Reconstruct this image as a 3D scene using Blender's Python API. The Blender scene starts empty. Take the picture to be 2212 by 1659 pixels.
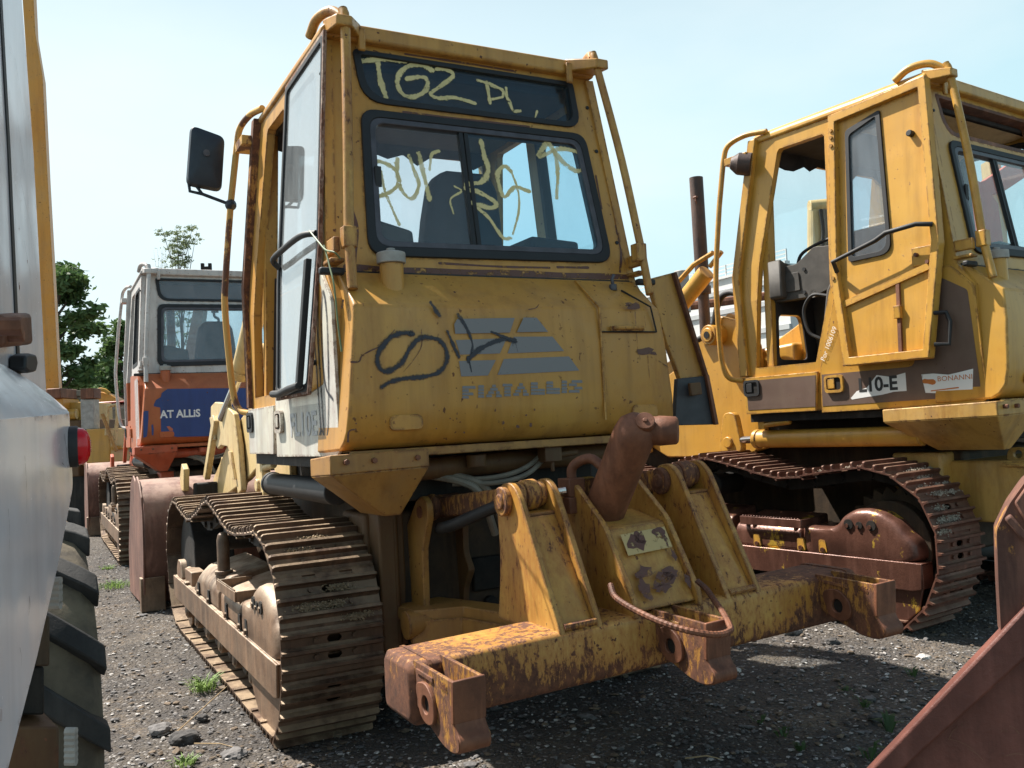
import bpy, bmesh, math, random
from math import radians, sin, cos, pi, atan
from mathutils import Vector, Matrix, noise as mnoise
random.seed(7)
S = bpy.context.scene
COL = S.collection

# ------------------------------------------------------------------ camera
cam_d = bpy.data.cameras.new("camera"); cam = bpy.data.objects.new("camera", cam_d); COL.objects.link(cam)
PITCH, ROLL, EYE = radians(2.55), atan(.052), 1.5
FW = Vector((0, cos(PITCH), sin(PITCH))); R0 = Vector((1, 0, 0)); U0 = Vector((0, -sin(PITCH), cos(PITCH)))
RT = cos(ROLL)*R0 - sin(ROLL)*U0; UP = sin(ROLL)*R0 + cos(ROLL)*U0
m = Matrix.Identity(4)
for i in range(3):
    m[i][0] = RT[i]; m[i][1] = UP[i]; m[i][2] = -FW[i]
m[2][3] = EYE
cam.matrix_world = m
cam_d.sensor_width = 36; cam_d.lens = 1960/2212*36; cam_d.clip_start = .05; cam_d.clip_end = 3000
S.camera = cam

# ------------------------------------------------------------------ light
SUN = Vector((-.600, .314, 1.0)).normalized()
w = bpy.data.worlds.new("World"); S.world = w; w.use_nodes = True
nt = w.node_tree; nt.nodes.clear()
sky = nt.nodes.new('ShaderNodeTexSky'); sky.sky_type = 'NISHITA'; sky.sun_disc = False
sky.sun_elevation = math.asin(SUN.z); sky.sun_rotation = math.atan2(SUN.x, SUN.y)
sky.air_density = 1.0; sky.dust_density = 2.6; sky.ozone_density = 1.0; sky.altitude = 50
tc = nt.nodes.new('ShaderNodeTexCoord')
n1 = nt.nodes.new('ShaderNodeTexNoise'); n1.inputs['Scale'].default_value = 2.6; n1.inputs['Detail'].default_value = 7
mp = nt.nodes.new('ShaderNodeMapping'); mp.inputs['Scale'].default_value = (1, 1, 2.6)
nt.links.new(tc.outputs['Generated'], mp.inputs[0]); nt.links.new(mp.outputs[0], n1.inputs[0])
cr = nt.nodes.new('ShaderNodeValToRGB'); cr.color_ramp.elements[0].position = .44; cr.color_ramp.elements[1].position = .72
cr.color_ramp.elements[1].color = (.5, .5, .5, 1)
nt.links.new(n1.outputs[0], cr.inputs[0])
hz = nt.nodes.new('ShaderNodeMix'); hz.data_type = 'RGBA'; el = nt.nodes.new('ShaderNodeSeparateXYZ'); nt.links.new(tc.outputs['Generated'], el.inputs[0])
ef = nt.nodes.new('ShaderNodeMapRange'); ef.interpolation_type = 'SMOOTHSTEP'; ef.inputs[1].default_value = .24; ef.inputs[2].default_value = .68; ef.inputs[3].default_value = .78; ef.inputs[4].default_value = .05      # haze is thick near the horizon, thin overhead
nt.links.new(el.outputs[2], ef.inputs[0]); nt.links.new(ef.outputs[0], hz.inputs[0])
nt.links.new(sky.outputs[0], hz.inputs[6]); hz.inputs[7].default_value = (5.0, 8.5, 9.3, 1)
dt = nt.nodes.new('ShaderNodeVectorMath'); dt.operation = 'DOT_PRODUCT'; dt.inputs[1].default_value = tuple(SUN); nt.links.new(tc.outputs['Generated'], dt.inputs[0])
mr = nt.nodes.new('ShaderNodeMapRange'); mr.inputs[1].default_value = .0; mr.inputs[2].default_value = .62; mr.inputs[3].default_value = 0; mr.inputs[4].default_value = .95
nt.links.new(dt.outputs['Value'], mr.inputs[0])
h2 = nt.nodes.new('ShaderNodeMix'); h2.data_type = 'RGBA'; hm_ = nt.nodes.new('ShaderNodeMath'); hm_.operation = 'MULTIPLY'; nt.links.new(mr.outputs[0], hm_.inputs[0]); nt.links.new(ef.outputs[0], hm_.inputs[1]); nt.links.new(hm_.outputs[0], h2.inputs[0]); nt.links.new(hz.outputs[2], h2.inputs[6]); h2.inputs[7].default_value = (9.0, 10.0, 10.3, 1)
mx = nt.nodes.new('ShaderNodeMix'); mx.data_type = 'RGBA'
cm_ = nt.nodes.new('ShaderNodeMath'); cm_.operation = 'MULTIPLY'; nt.links.new(cr.outputs[0], cm_.inputs[0]); nt.links.new(ef.outputs[0], cm_.inputs[1]); nt.links.new(cm_.outputs[0], mx.inputs[0]); nt.links.new(h2.outputs[2], mx.inputs[6]); mx.inputs[7].default_value = (9.2, 9.6, 9.7, 1)
bg = nt.nodes.new('ShaderNodeBackground'); bg.inputs[1].default_value = .056
ow = nt.nodes.new('ShaderNodeOutputWorld')
nt.links.new(mx.outputs[2], bg.inputs[0]); nt.links.new(bg.outputs[0], ow.inputs[0])
sd = bpy.data.lights.new("sun", 'SUN'); sd.energy = 5.0; sd.angle = radians(.5); sd.color = (1, .95, .87)
so = bpy.data.objects.new("sun", sd); COL.objects.link(so); so.rotation_euler = SUN.to_track_quat('Z', 'Y').to_euler(); so.location = (0, 0, 30)
S.view_settings.view_transform = 'Standard'; S.view_settings.look = 'None'; S.view_settings.gamma = 1
S.view_settings.exposure = 1.04
S.view_settings.use_curve_mapping = False
S.cycles.max_bounces = 8; S.cycles.transparent_max_bounces = 16; S.cycles.diffuse_bounces = 3; S.cycles.glossy_bounces = 3

# photo helpers: a pixel of the 2212 x 1659 photograph at a given distance becomes a place in the yard
def ray(px, py): return FW*1960 + RT*(px-1106) - UP*(py-829.5)
def at(px, py, d):
    r = ray(px, py); return Vector((0, 0, EYE)) + r*(d/1960)
def on_ground(px, py, z=0):
    r = ray(px, py); return Vector((0, 0, EYE)) + r*((z-EYE)/r.z)

# ------------------------------------------------------------------ materials
def newmat(name):
    mt = bpy.data.materials.new(name); mt.use_nodes = True
    t = mt.node_tree; t.nodes.clear()
    o = t.nodes.new('ShaderNodeOutputMaterial'); return mt, t, o
def nz(t, co, scale, detail=4, rough=.55, sc=None):
    n = t.nodes.new('ShaderNodeTexNoise'); n.inputs['Scale'].default_value = scale; n.inputs['Detail'].default_value = detail; n.inputs['Roughness'].default_value = rough
    if sc:
        p = t.nodes.new('ShaderNodeMapping'); p.inputs['Scale'].default_value = sc[:3]
        if len(sc) > 3: p.inputs['Location'].default_value = (sc[3], sc[3]*.7, sc[3]*.3)
        t.links.new(co, p.inputs[0]); co = p.outputs[0]
    t.links.new(co, n.inputs['Vector']); return n.outputs[0]
def ramp(t, src, a, b, ca=0., cb=1.):
    n = t.nodes.new('ShaderNodeMapRange'); n.inputs[1].default_value = a; n.inputs[2].default_value = b; n.inputs[3].default_value = ca; n.inputs[4].default_value = cb
    t.links.new(src, n.inputs[0]); return n.outputs[0]
def mul(t, a, b, op='MULTIPLY'):
    n = t.nodes.new('ShaderNodeMath'); n.operation = op; n.use_clamp = True
    for k, v in ((0, a), (1, b)):
        if isinstance(v, (int, float)): n.inputs[k].default_value = v
        else: t.links.new(v, n.inputs[k])
    return n.outputs[0]
def mixc(t, f, a, b):
    n = t.nodes.new('ShaderNodeMix'); n.data_type = 'RGBA'
    for k, v in ((0, f), (6, a), (7, b)):
        if isinstance(v, (int, float)): n.inputs[k].default_value = v
        elif isinstance(v, tuple): n.inputs[k].default_value = (*v[:3], 1)
        else: t.links.new(v, n.inputs[k])
    return n.outputs[2]
def objco(t): return t.nodes.new('ShaderNodeTexCoord').outputs['Object']
RUST = (.065, .026, .015); RUST2 = (.17, .066, .032)
def paint(name, col, rust=.3, rough=.42, edge=.5, dirt=.35, fade=None, spots=.5, metal=0, off=0, dust=(.30, .24, .16), grad=()):
    """weathered paint: fading, dirt, vertical rust streaks, rust spots, worn edges"""
    mt, t, o = newmat(name); co = objco(t)
    b = t.nodes.new('ShaderNodeBsdfPrincipled')
    fade = fade or tuple(min(1, c*1.15+.03) for c in col)
    big = nz(t, co, 1.3, 3, .5, (1, 1, 1, off))
    c = mixc(t, ramp(t, big, .35, .65), col, fade)
    st = nz(t, co, 9, 4, .6, (1, 1, .10, off+3))
    dm = mul(t, ramp(t, st, .48, .78), dirt)
    c = mixc(t, dm, c, (col[0]*.42, col[1]*.36, col[2]*.35))
    dn = nz(t, co, 4.5, 8, .65, (1, 1, 1, off+8))
    c = mixc(t, mul(t, ramp(t, dn, .45, .75), dirt*.55), c, dust)
    rf = nz(t, co, 40, 9, .76, (1, 1, .38, off+5)); rl = nz(t, co, 2.3, 4, .6, (1, 1, .8, off+6))
    ad = t.nodes.new('ShaderNodeMath'); ad.operation = 'MULTIPLY_ADD'; ad.inputs[1].default_value = .62; t.links.new(rl, ad.inputs[0]); t.links.new(rf, ad.inputs[2])
    rn = ad.outputs[0]
    for (ax_, g0_, g1_, amt) in grad:      # where wear and damp gather
        sg_ = t.nodes.new('ShaderNodeSeparateXYZ'); t.links.new(co, sg_.inputs[0]); pr_ = ramp(t, sg_.outputs[ax_], g0_, g1_, 0, amt); a3 = t.nodes.new('ShaderNodeMath'); a3.operation = 'ADD'; t.links.new(rn, a3.inputs[0]); t.links.new(pr_, a3.inputs[1]); rn = a3.outputs[0]
    thr = 1.165 - .40*rust
    rm = ramp(t, rn, thr, thr+.06)
    sp = nz(t, co, 38, 2, .5, (1, 1, 1, off+1)); sp2 = mul(t, ramp(t, sp, .73-.05*spots, .76-.05*spots), ramp(t, nz(t, co, 3, 2, .5, (1, 1, 1, off+9)), .40, .6))
    rm = mul(t, rm, sp2, 'MAXIMUM')
    if edge > 0:
        bv = t.nodes.new('ShaderNodeBevel'); bv.samples = 3; bv.inputs[0].default_value = .024
        g = t.nodes.new('ShaderNodeNewGeometry'); d = t.nodes.new('ShaderNodeVectorMath'); d.operation = 'DOT_PRODUCT'
        t.links.new(bv.outputs[0], d.inputs[0]); t.links.new(g.outputs['Normal'], d.inputs[1])
        em = ramp(t, d.outputs['Value'], .985, .90)
        en = ramp(t, nz(t, co, 14, 6, .7, (1, 1, 1, off+2)), .62-.22*edge, .70-.22*edge)
        rm = mul(t, rm, mul(t, em, en), 'MAXIMUM')
        # run-down stain around the rust
    halo = mul(t, ramp(t, rn, thr-.22, thr+.02), .75*min(1, rust*1.4))
    c = mixc(t, halo, c, (col[0]*.66, col[1]*.44, col[2]*.45))
    rc = mixc(t, ramp(t, nz(t, co, 26, 5, .7), .35, .65), RUST, RUST2)
    c = mixc(t, rm, c, rc)
    t.links.new(c, b.inputs['Base Color'])
    t.links.new(ramp(t, rm, 0, 1, rough, .85), b.inputs['Roughness'])
    b.inputs['Metallic'].default_value = metal
    bp = t.nodes.new('ShaderNodeBump'); bp.inputs['Strength'].default_value = .35; bp.inputs['Distance'].default_value = .004
    dent = t.nodes.new('ShaderNodeBump'); dent.inputs['Strength'].default_value = .30; dent.inputs['Distance'].default_value = .05; t.links.new(nz(t, co, 2.6, 2, .4, (1, 1, 1, off+15)), dent.inputs['Height']); t.links.new(dent.outputs[0], bp.inputs['Normal'])
    hs = mul(t, mul(t, rm, nz(t, co, 60, 4, .7)), mul(t, big, .15), 'ADD')
    t.links.new(hs, bp.inputs['Height']); t.links.new(bp.outputs[0], b.inputs['Normal'])
    t.links.new(b.outputs[0], o.inputs[0]); return mt
def rusty(name, a, b_, rough=.75, metal=.15, sc=9, edge=None, paintc=None, pamt=.3, dust=None):
    mt, t, o = newmat(name); co = objco(t)
    b = t.nodes.new('ShaderNodeBsdfPrincipled')
    c = mixc(t, ramp(t, nz(t, co, sc, 8, .68), .3, .7), a, b_)
    if 'track' in name:
        oi = t.nodes.new('ShaderNodeObjectInfo'); c = mixc(t, ramp(t, oi.outputs['Random'], .0, 1., 0, .55), c, tuple(x*.45 for x in a)); co = t.nodes.new('ShaderNodeNewGeometry').outputs['Position']
    c = mixc(t, mul(t, ramp(t, nz(t, co, 45, 4, .7), .5, .8), .5), c, tuple(x*.45 for x in a))
    c = mixc(t, ramp(t, nz(t, co, 1.7, 5, .65, (1, 1, 1, 11)), .38, .66), c, tuple(x*.62 for x in a))
    c = mixc(t, mul(t, ramp(t, nz(t, co, 11, 5, .65, (1, 1, .12, 13)), .50, .72), .45), c, tuple(min(1, x*1.5+.02) for x in b_))
    if paintc:
        pn = nz(t, co, 5, 8, .7, (1, 1, .6, 4)); c = mixc(t, ramp(t, pn, .62-.25*pamt, .65-.25*pamt), c, paintc)
    if dust:
        g = t.nodes.new('ShaderNodeNewGeometry'); sx = t.nodes.new('ShaderNodeSeparateXYZ'); t.links.new(g.outputs['Normal'], sx.inputs[0])
        dn = nz(t, co, 6, 7, .65, (1, 1, 1, 2)); c = mixc(t, mul(t, ramp(t, dn, .35, .58), mul(t, ramp(t, sx.outputs[2], -.05, .85, .08, 1.), .9)), c, dust)
    t.links.new(c, b.inputs['Base Color']); b.inputs['Roughness'].default_value = rough; b.inputs['Metallic'].default_value = metal
    bp = t.nodes.new('ShaderNodeBump'); bp.inputs['Strength'].default_value = .5; bp.inputs['Distance'].default_value = .004
    t.links.new(nz(t, co, 55, 6, .7), bp.inputs['Height']); t.links.new(bp.outputs[0], b.inputs['Normal'])
    t.links.new(b.outputs[0], o.inputs[0]); return mt
def plain(name, col, rough=.5, metal=0, var=.25, sc=12):
    mt, t, o = newmat(name); co = objco(t); b = t.nodes.new('ShaderNodeBsdfPrincipled')
    c = mixc(t, ramp(t, nz(t, co, sc, 5, .6), .35, .7), tuple(x*(1-var) for x in col), tuple(min(1, x*(1+var)) for x in col))
    t.links.new(c, b.inputs['Base Color']); b.inputs['Roughness'].default_value = rough; b.inputs['Metallic'].default_value = metal
    t.links.new(b.outputs[0], o.inputs[0]); return mt
def glass(name, tint, dust=.12, dcol=(.5, .5, .48), refl=.9, ior=1.5):
    mt, t, o = newmat(name); co = objco(t)
    tr = t.nodes.new('ShaderNodeBsdfTransparent'); tr.inputs[0].default_value = (*tint, 1)
    gl = t.nodes.new('ShaderNodeBsdfGlossy'); gl.inputs['Roughness'].default_value = .02; gl.inputs[0].default_value = (refl, refl, refl, 1)
    g = t.nodes.new('ShaderNodeNewGeometry'); d = t.nodes.new('ShaderNodeVectorMath'); d.operation = 'DOT_PRODUCT'
    t.links.new(g.outputs['Incoming'], d.inputs[0]); t.links.new(g.outputs['Normal'], d.inputs[1])
    ab = mul(t, d.outputs['Value'], 0, 'ADD'); an = t.nodes.new('ShaderNodeMath'); an.operation = 'ABSOLUTE'; t.links.new(d.outputs['Value'], an.inputs[0])
    iv = mul(t, 1.0, an.outputs[0], 'SUBTRACT'); pw = mul(t, iv, 5.0 if ior < 2 else 2.2, 'POWER')
    m1 = t.nodes.new('ShaderNodeMixShader'); t.links.new(mul(t, mul(t, pw, .9), .04, 'ADD'), m1.inputs[0]); t.links.new(tr.outputs[0], m1.inputs[1]); t.links.new(gl.outputs[0], m1.inputs[2])
    df = t.nodes.new('ShaderNodeBsdfDiffuse'); df.inputs[0].default_value = (*dcol, 1)
    m2 = t.nodes.new('ShaderNodeMixShader')
    dn = mul(t, ramp(t, nz(t, co, 5, 6, .6, (1, 1, .35)), .3, .75, .35, 1.), dust)
    t.links.new(dn, m2.inputs[0]); t.links.new(m1.outputs[0], m2.inputs[1]); t.links.new(df.outputs[0], m2.inputs[2])
    t.links.new(m2.outputs[0], o.inputs[0]); return mt
def spray(name, col, cover=.85, sc=30, soft=0):
    """flaking paint stroke: holes where it has worn away"""
    mt, t, o = newmat(name); co = objco(t); b = t.nodes.new('ShaderNodeBsdfPrincipled'); b.inputs['Roughness'].default_value = .5
    b.inputs['Base Color'].default_value = (*col, 1)
    tr = t.nodes.new('ShaderNodeBsdfTransparent'); ms = t.nodes.new('ShaderNodeMixShader')
    mk = ramp(t, nz(t, co, sc, 5, .7), .62*(1-cover)+.18, .62*(1-cover)+.30)
    if soft:
        av = t.nodes.new('ShaderNodeAttribute'); av.attribute_name = 'soft'
        jit = ramp(t, nz(t, co, 70, 4, .7), .3, .7, -.28, .28); sm_ = t.nodes.new('ShaderNodeMath'); sm_.operation = 'ADD'; t.links.new(av.outputs['Fac'], sm_.inputs[0]); t.links.new(jit, sm_.inputs[1])
        mk = mul(t, mk, mul(t, ramp(t, sm_.outputs[0], .12, .12+soft), ramp(t, nz(t, co, 5, 3, .5), .30, .55, .72, 1.)))
    t.links.new(mk, ms.inputs[0])
    t.links.new(tr.outputs[0], ms.inputs[1]); t.links.new(b.outputs[0], ms.inputs[2]); t.links.new(ms.outputs[0], o.inputs[0]); return mt

M = {}
YEL = (.62, .37, .085)
M['y1'] = paint('faded_yellow_paint', (.47, .222, .034), .32, .42, .7, .60, (.54, .29, .062), 1.1, dust=(.36, .22, .10))
M['y1s'] = paint('sunbleached_yellow_paint', (.58, .42, .17), .42, .5, .6, .5, (.64, .50, .26), dust=(.34, .25, .15))
M['y1r'] = paint('rusting_yellow_paint', (.48, .245, .045), .58, .45, .95, .7, (.53, .30, .07), 1., dust=(.30, .17, .07))
M['y1b'] = paint('rust_eaten_yellow_paint', (.50, .265, .045), .86, .5, 1., .7, (.56, .34, .09), 1.8, off=4, dust=(.32, .18, .09), grad=((2, .62, .50, .13), (0, .42, .14, .12), (0, 1.7, 2.35, .10), (2, .69, .74, .07)))
M['y1p'] = paint('mostly_rust_paint', (.48, .27, .05), .98, .5, 1., .7, (.5, .3, .07), 2, off=21, dust=(.25, .13, .08))
M['y1d'] = paint('grimy_shaded_yellow', (.13, .065, .020), .5, .65, .5, .9, (.10, .052, .018), 1, dust=(.10, .07, .04))  # grime, plus the shade behind the ripper darkened into the base colour
M['y1h'] = paint('brown_stained_yellow', (.40, .20, .045), .35, .5, .6, .8, (.34, .17, .04), 1, off=17, dust=(.22, .14, .07))
M['y2'] = paint('bright_yellow_paint', (.52, .262, .034), .24, .38, .7, .55, (.56, .31, .055), off=11, dust=(.36, .22, .09))
M['y2d'] = paint('oily_yellow_paint', (.45, .25, .05), .35, .5, .5, .8, off=12)
M['doorf'] = paint('rusty_flaking_frame', (.42, .36, .30), 1.0, .5, 1., .8, (.5, .38, .2), 2, off=41)
M['w1'] = paint('chalky_white_paint', (.58, .57, .52), .42, .5, .8, .7, (.62, .58, .46), off=2, dust=(.45, .36, .24))
M['w3'] = paint('dirty_white_paint', (.50, .48, .46), .28, .5, .6, .6, (.56, .53, .5), off=3, dust=(.3, .25, .2))
M['o3'] = paint('faded_orange_paint', (.44, .095, .022), .3, .45, .4, .45, (.40, .12, .04), off=6, dust=(.32, .14, .07))
M['od3'] = paint('grimy_orange_paint', (.42, .07, .02), .3, .5, .4, .5, off=7)
M['brown'] = paint('brown_band_paint', (.115, .070, .050), .02, .5, 0, .3, (.15, .095, .072), off=8)
M['blue'] = paint('hand_painted_blue', (.016, .045, .18), .02, .55, 0, .35, (.024, .065, .24), off=9, dust=(.05, .09, .2))
M['bar'] = rusty('brown_rust_pipe', (.14, .06, .035), (.26, .12, .06), .7, .1, 8, paintc=(.55, .32, .09), pamt=.75)
M['trk'] = rusty('track_steel', (.070, .038, .024), (.135, .070, .040), .55, .3, 7, dust=(.36, .26, .165))
M['trk2'] = rusty('red_rust_track_steel', (.11, .038, .024), (.23, .085, .05), .62, .3, 7, dust=(.20, .12, .08))
M['guard'] = rusty('dusty_rust_guard', (.11, .060, .034), (.26, .148, .082), .52, .1, 4, dust=(.46, .36, .26))
M['guard2'] = rusty('polished_rust_guard', (.105, .045, .032), (.17, .075, .05), .33, .35, 6, paintc=(.52, .33, .05), pamt=.10)
M['hull'] = rusty('greasy_hull', (.026, .018, .011), (.075, .042, .018), .7, .1, 5)
M['black_iron'] = rusty('dark_machinery', (.008, .007, .006), (.030, .022, .016), .7, .2, 7)
M['rust'] = rusty('rust_red_steel', (.120, .042, .020), (.26, .098, .044), .62, .1, 6)
M['bucket'] = rusty('bucket_rust', (.14, .060, .044), (.25, .125, .09), .65, .1, 4, dust=(.33, .22, .17))
M['redox'] = rusty('red_oxide_blade', (.125, .040, .028), (.185, .062, .043), .55, .1, 10)
M['redox2'] = rusty('streaky_rust_post', (.10, .040, .028), (.27, .12, .075), .7, .1, 7, paintc=(.42, .20, .04), pamt=.15)
M['rub'] = plain('black_rubber', (.016, .016, .017), .6)
M['gask'] = plain('rubber_seal', (.010, .011, .013), .62)
M['alu'] = plain('dull_aluminium', (.075, .07, .08), .45, .3)
M['plastic'] = plain('mirror_plastic', (.016, .024, .036), .5)
M['dash'] = plain('grey_dashboard', (.065, .058, .05), .7)
M['panelgrey'] = plain('light_grey_plastic', (.33, .31, .28), .6)
M['seat'] = plain('dark_seat', (.022, .026, .038), .8)
M['seat3'] = plain('brown_grey_seat', (.10, .075, .075), .8)
M['lining'] = plain('ragged_lining', (.035, .028, .026), .9)
M['chrome'] = plain('chromed_rod', (.55, .52, .48), .18, .95, .1)
M['hose'] = plain('hose_grey', (.20, .17, .13), .7)
M['char'] = plain('charcoal_liner', (.045, .045, .05), .6)
M['stack'] = rusty('exhaust_rust', (.055, .045, .045), (.15, .085, .06), .6, .3, 5)
M['glass'] = glass('tinted_glass', (.70, .87, .94), .04, (.35, .4, .45))
M['glass_r'] = glass('clear_glass', (.96, .98, .985), .05)
M['glass3'] = glass('dusty_glass', (.80, .90, .94), .22, (.50, .52, .56))
M['glass_d'] = glass('bright_door_glass', (.85, .9, .92), .22, (.6, .62, .62), .95, 2.4)
M['mirror'] = plain('mirror_glass', (.8, .8, .8), .03, 1, .02)
M['must'] = spray('mustard_spray', (.66, .54, .25), .82, 30, .30)
M['blk'] = spray('black_spray', (.022, .022, .032), .97, 30, .50)
M['logo'] = spray('grey_print', (.205, .195, .195), .90, 30); M['brand'] = spray('grey_letter_print', (.205, .195, .195), .98, 60)
M['white'] = spray('white_lettering', (.72, .72, .72), .95, 60)
M['sticker'] = spray('torn_sticker', (.78, .77, .74), .85, 8)
M['ink'] = spray('black_print', (.03, .03, .03), .97)
M['faint'] = spray('faded_print', (.42, .42, .42), .80, 40)
M['orange_ink'] = spray('orange_print', (.55, .17, .03), .97)
M['chalk'] = spray('chalk_pen', (.85, .8, .7), .9, 80)
M['rustflat'] = spray('rust_scab', (.11, .042, .026), .72, 22)
M['redlens'] = plain('red_lens', (.65, .006, .014), .15, 0, .15)

# ------------------------------------------------------------------ mesh helpers
class MB:
    def __init__(s): s.v = []; s.f = []; s.a = []
    def add(s, vs, fs):
        n = len(s.v); s.v += [tuple(p) for p in vs]; s.f += [tuple(i+n for i in f) for f in fs]; return s
    def box(s, a, b):
        x0, y0, z0 = (min(a[i], b[i]) for i in range(3)); x1, y1, z1 = (max(a[i], b[i]) for i in range(3))
        return s.add([(x0,y0,z0),(x1,y0,z0),(x1,y1,z0),(x0,y1,z0),(x0,y0,z1),(x1,y0,z1),(x1,y1,z1),(x0,y1,z1)],
                     [(0,3,2,1),(4,5,6,7),(0,1,5,4),(1,2,6,5),(2,3,7,6),(3,0,4,7)])
    def hexa(s, p): return s.add(p, [(0,3,2,1),(4,5,6,7),(0,1,5,4),(1,2,6,5),(2,3,7,6),(3,0,4,7)])
    def loft(s, rings, cap=True):
        n = len(rings[0]); vs = [p for r in rings for p in r]; fs = []
        for k in range(len(rings)-1):
            for i in range(n):
                j = (i+1) % n; fs.append((k*n+i, k*n+j, (k+1)*n+j, (k+1)*n+i))
        if cap: fs += [tuple(range(n))[::-1], tuple(range((len(rings)-1)*n, len(rings)*n))]
        return s.add(vs, fs)
    def prism(s, ax, poly, lo, hi):
        """poly given in the two other axes in order (x:yz, y:xz, z:xy)"""
        def P(a, b, c): return {'x': (c, a, b), 'y': (a, c, b), 'z': (a, b, c)}[ax]
        return s.loft([[P(a, b, lo) for a, b in poly], [P(a, b, hi) for a, b in poly]])
    def tube(s, pts, r, n=10, cap=True):
        pts = [Vector(p) for p in pts]; rings = []; prev = None
        rs = r if isinstance(r, (list, tuple)) else [r]*len(pts)
        for i, p in enumerate(pts):
            if i == 0: d = pts[1]-p
            elif i == len(pts)-1: d = p-pts[-2]
            else: d = (pts[i+1]-p).normalized()+(p-pts[i-1]).normalized()
            d.normalize()
            if prev is None:
                a = Vector((0, 0, 1)) if abs(d.z) < .9 else Vector((1, 0, 0))
            else: a = prev
            u = (a - d*a.dot(d)).normalized(); v = d.cross(u); prev = u
            rings.append([p+(u*cos(2*pi*k/n)+v*sin(2*pi*k/n))*rs[i] for k in range(n)])
        return s.loft(rings, cap)
    def cyl(s, a, b, r, n=20, r2=None): return s.tube([a, b], [r, r if r2 is None else r2], n)
    def obj(s, name, mat, parent=None, bevel=0, smooth=False, seg=2, label=None):
        me = bpy.data.meshes.new(name); me.from_pydata(s.v, [], s.f)
        bm = bmesh.new(); bm.from_mesh(me); bmesh.ops.recalc_face_normals(bm, faces=bm.faces[:]); bm.to_mesh(me); bm.free()
        if s.a and len(s.a) == len(s.v):
            at_ = me.attributes.new('soft', 'FLOAT', 'POINT'); at_.data.foreach_set('value', s.a)
        return link(name, me, mat, parent, bevel, smooth, seg, label)
def link(name, me, mat, parent=None, bevel=0, smooth=False, seg=2, label=None):
    o = bpy.data.objects.new(name, me); COL.objects.link(o)
    if mat: me.materials.append(M[mat] if isinstance(mat, str) else mat)
    if parent: o.parent = parent
    if bevel:
        b = o.modifiers.new('bevel', 'BEVEL'); b.width = bevel; b.segments = seg; b.limit_method = 'ANGLE'; b.angle_limit = radians(28)
    if smooth or bevel:
        me.polygons.foreach_set('use_smooth', [True]*len(me.polygons))
        try: me.set_sharp_from_angle(angle=radians(38))
        except Exception: pass
    if label: o['label'] = label
    return o
def smooth_pts(pts, k=6, closed=False):
    """Catmull-Rom through the points"""
    P = [Vector(p) for p in pts]; n = len(P); out = []
    for i in range(n if closed else n-1):
        a = P[(i-1) % n] if closed or i > 0 else P[0]*2-P[1]
        b = P[i]; c = P[(i+1) % n]; d = P[(i+2) % n] if closed or i+2 < n else P[-1]*2-P[-2]
        for j in range(k):
            t = j/k; out.append(.5*((2*b)+(c-a)*t+(2*a-5*b+4*c-d)*t*t+(3*b-a-3*c+d)*t**3))
    if not closed: out.append(P[-1])
    return out
def rpoly(pts, r, k=5):
    """round the corners of a 2D polygon; r number or list"""
    out = []; n = len(pts)
    for i in range(n):
        p = Vector(pts[i]); a = Vector(pts[i-1]); c = Vector(pts[(i+1) % n]); rr = r[i] if isinstance(r, (list, tuple)) else r
        if rr <= 0: out.append(tuple(p)); continue
        d1 = (a-p); d2 = (c-p); rr = min(rr, d1.length*.49, d2.length*.49)
        s, e = p+d1.normalized()*rr, p+d2.normalized()*rr
        for j in range(k+1):
            t = j/k; q = s*(1-t)**2+p*2*t*(1-t)+e*t*t; out.append(tuple(q))
    return out
class PL:
    """a plane: origin, U and V directions, W outward"""
    def __init__(s, o, u, v, flip=False):
        s.o = Vector(o); s.u = Vector(u).normalized(); s.v = Vector(v).normalized(); s.w = s.u.cross(s.v).normalized()
        if flip: s.w = -s.w
    def __call__(s, a, b, c=0): return s.o+s.u*a+s.v*b+s.w*c
def plate(name, mat, parent, pl, outer, holes=(), t0=0, t1=.01, bevel=0, label=None):
    """flat plate with holes between offsets t0 and t1 along the plane normal"""
    bm = bmesh.new(); loops = []
    for lp in [outer]+list(holes):
        vs = [bm.verts.new(pl(a, b, t1)) for a, b in lp]; loops.append(vs)
        for i in range(len(vs)): bm.edges.new((vs[i], vs[(i+1) % len(vs)]))
    r = bmesh.ops.triangle_fill(bm, use_beauty=True, use_dissolve=False, edges=bm.edges[:])
    top = [f for f in r['geom'] if isinstance(f, bmesh.types.BMFace)]
    if abs(t1-t0) > 1e-6:
        mp_ = {}
        for vs in loops:
            for v in vs: mp_[v] = bm.verts.new(v.co+pl.w*(t0-t1))
        for f in top: bm.faces.new([mp_[v] for v in reversed(f.verts)])
        for vs in loops:
            for i in range(len(vs)):
                a, b = vs[i], vs[(i+1) % len(vs)]
                bm.faces.new((a, b, mp_[b], mp_[a]))
    bmesh.ops.recalc_face_normals(bm, faces=bm.faces[:])
    me = bpy.data.meshes.new(name); bm.to_mesh(me); bm.free()
    return link(name, me, mat, parent, bevel, label=label)
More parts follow.
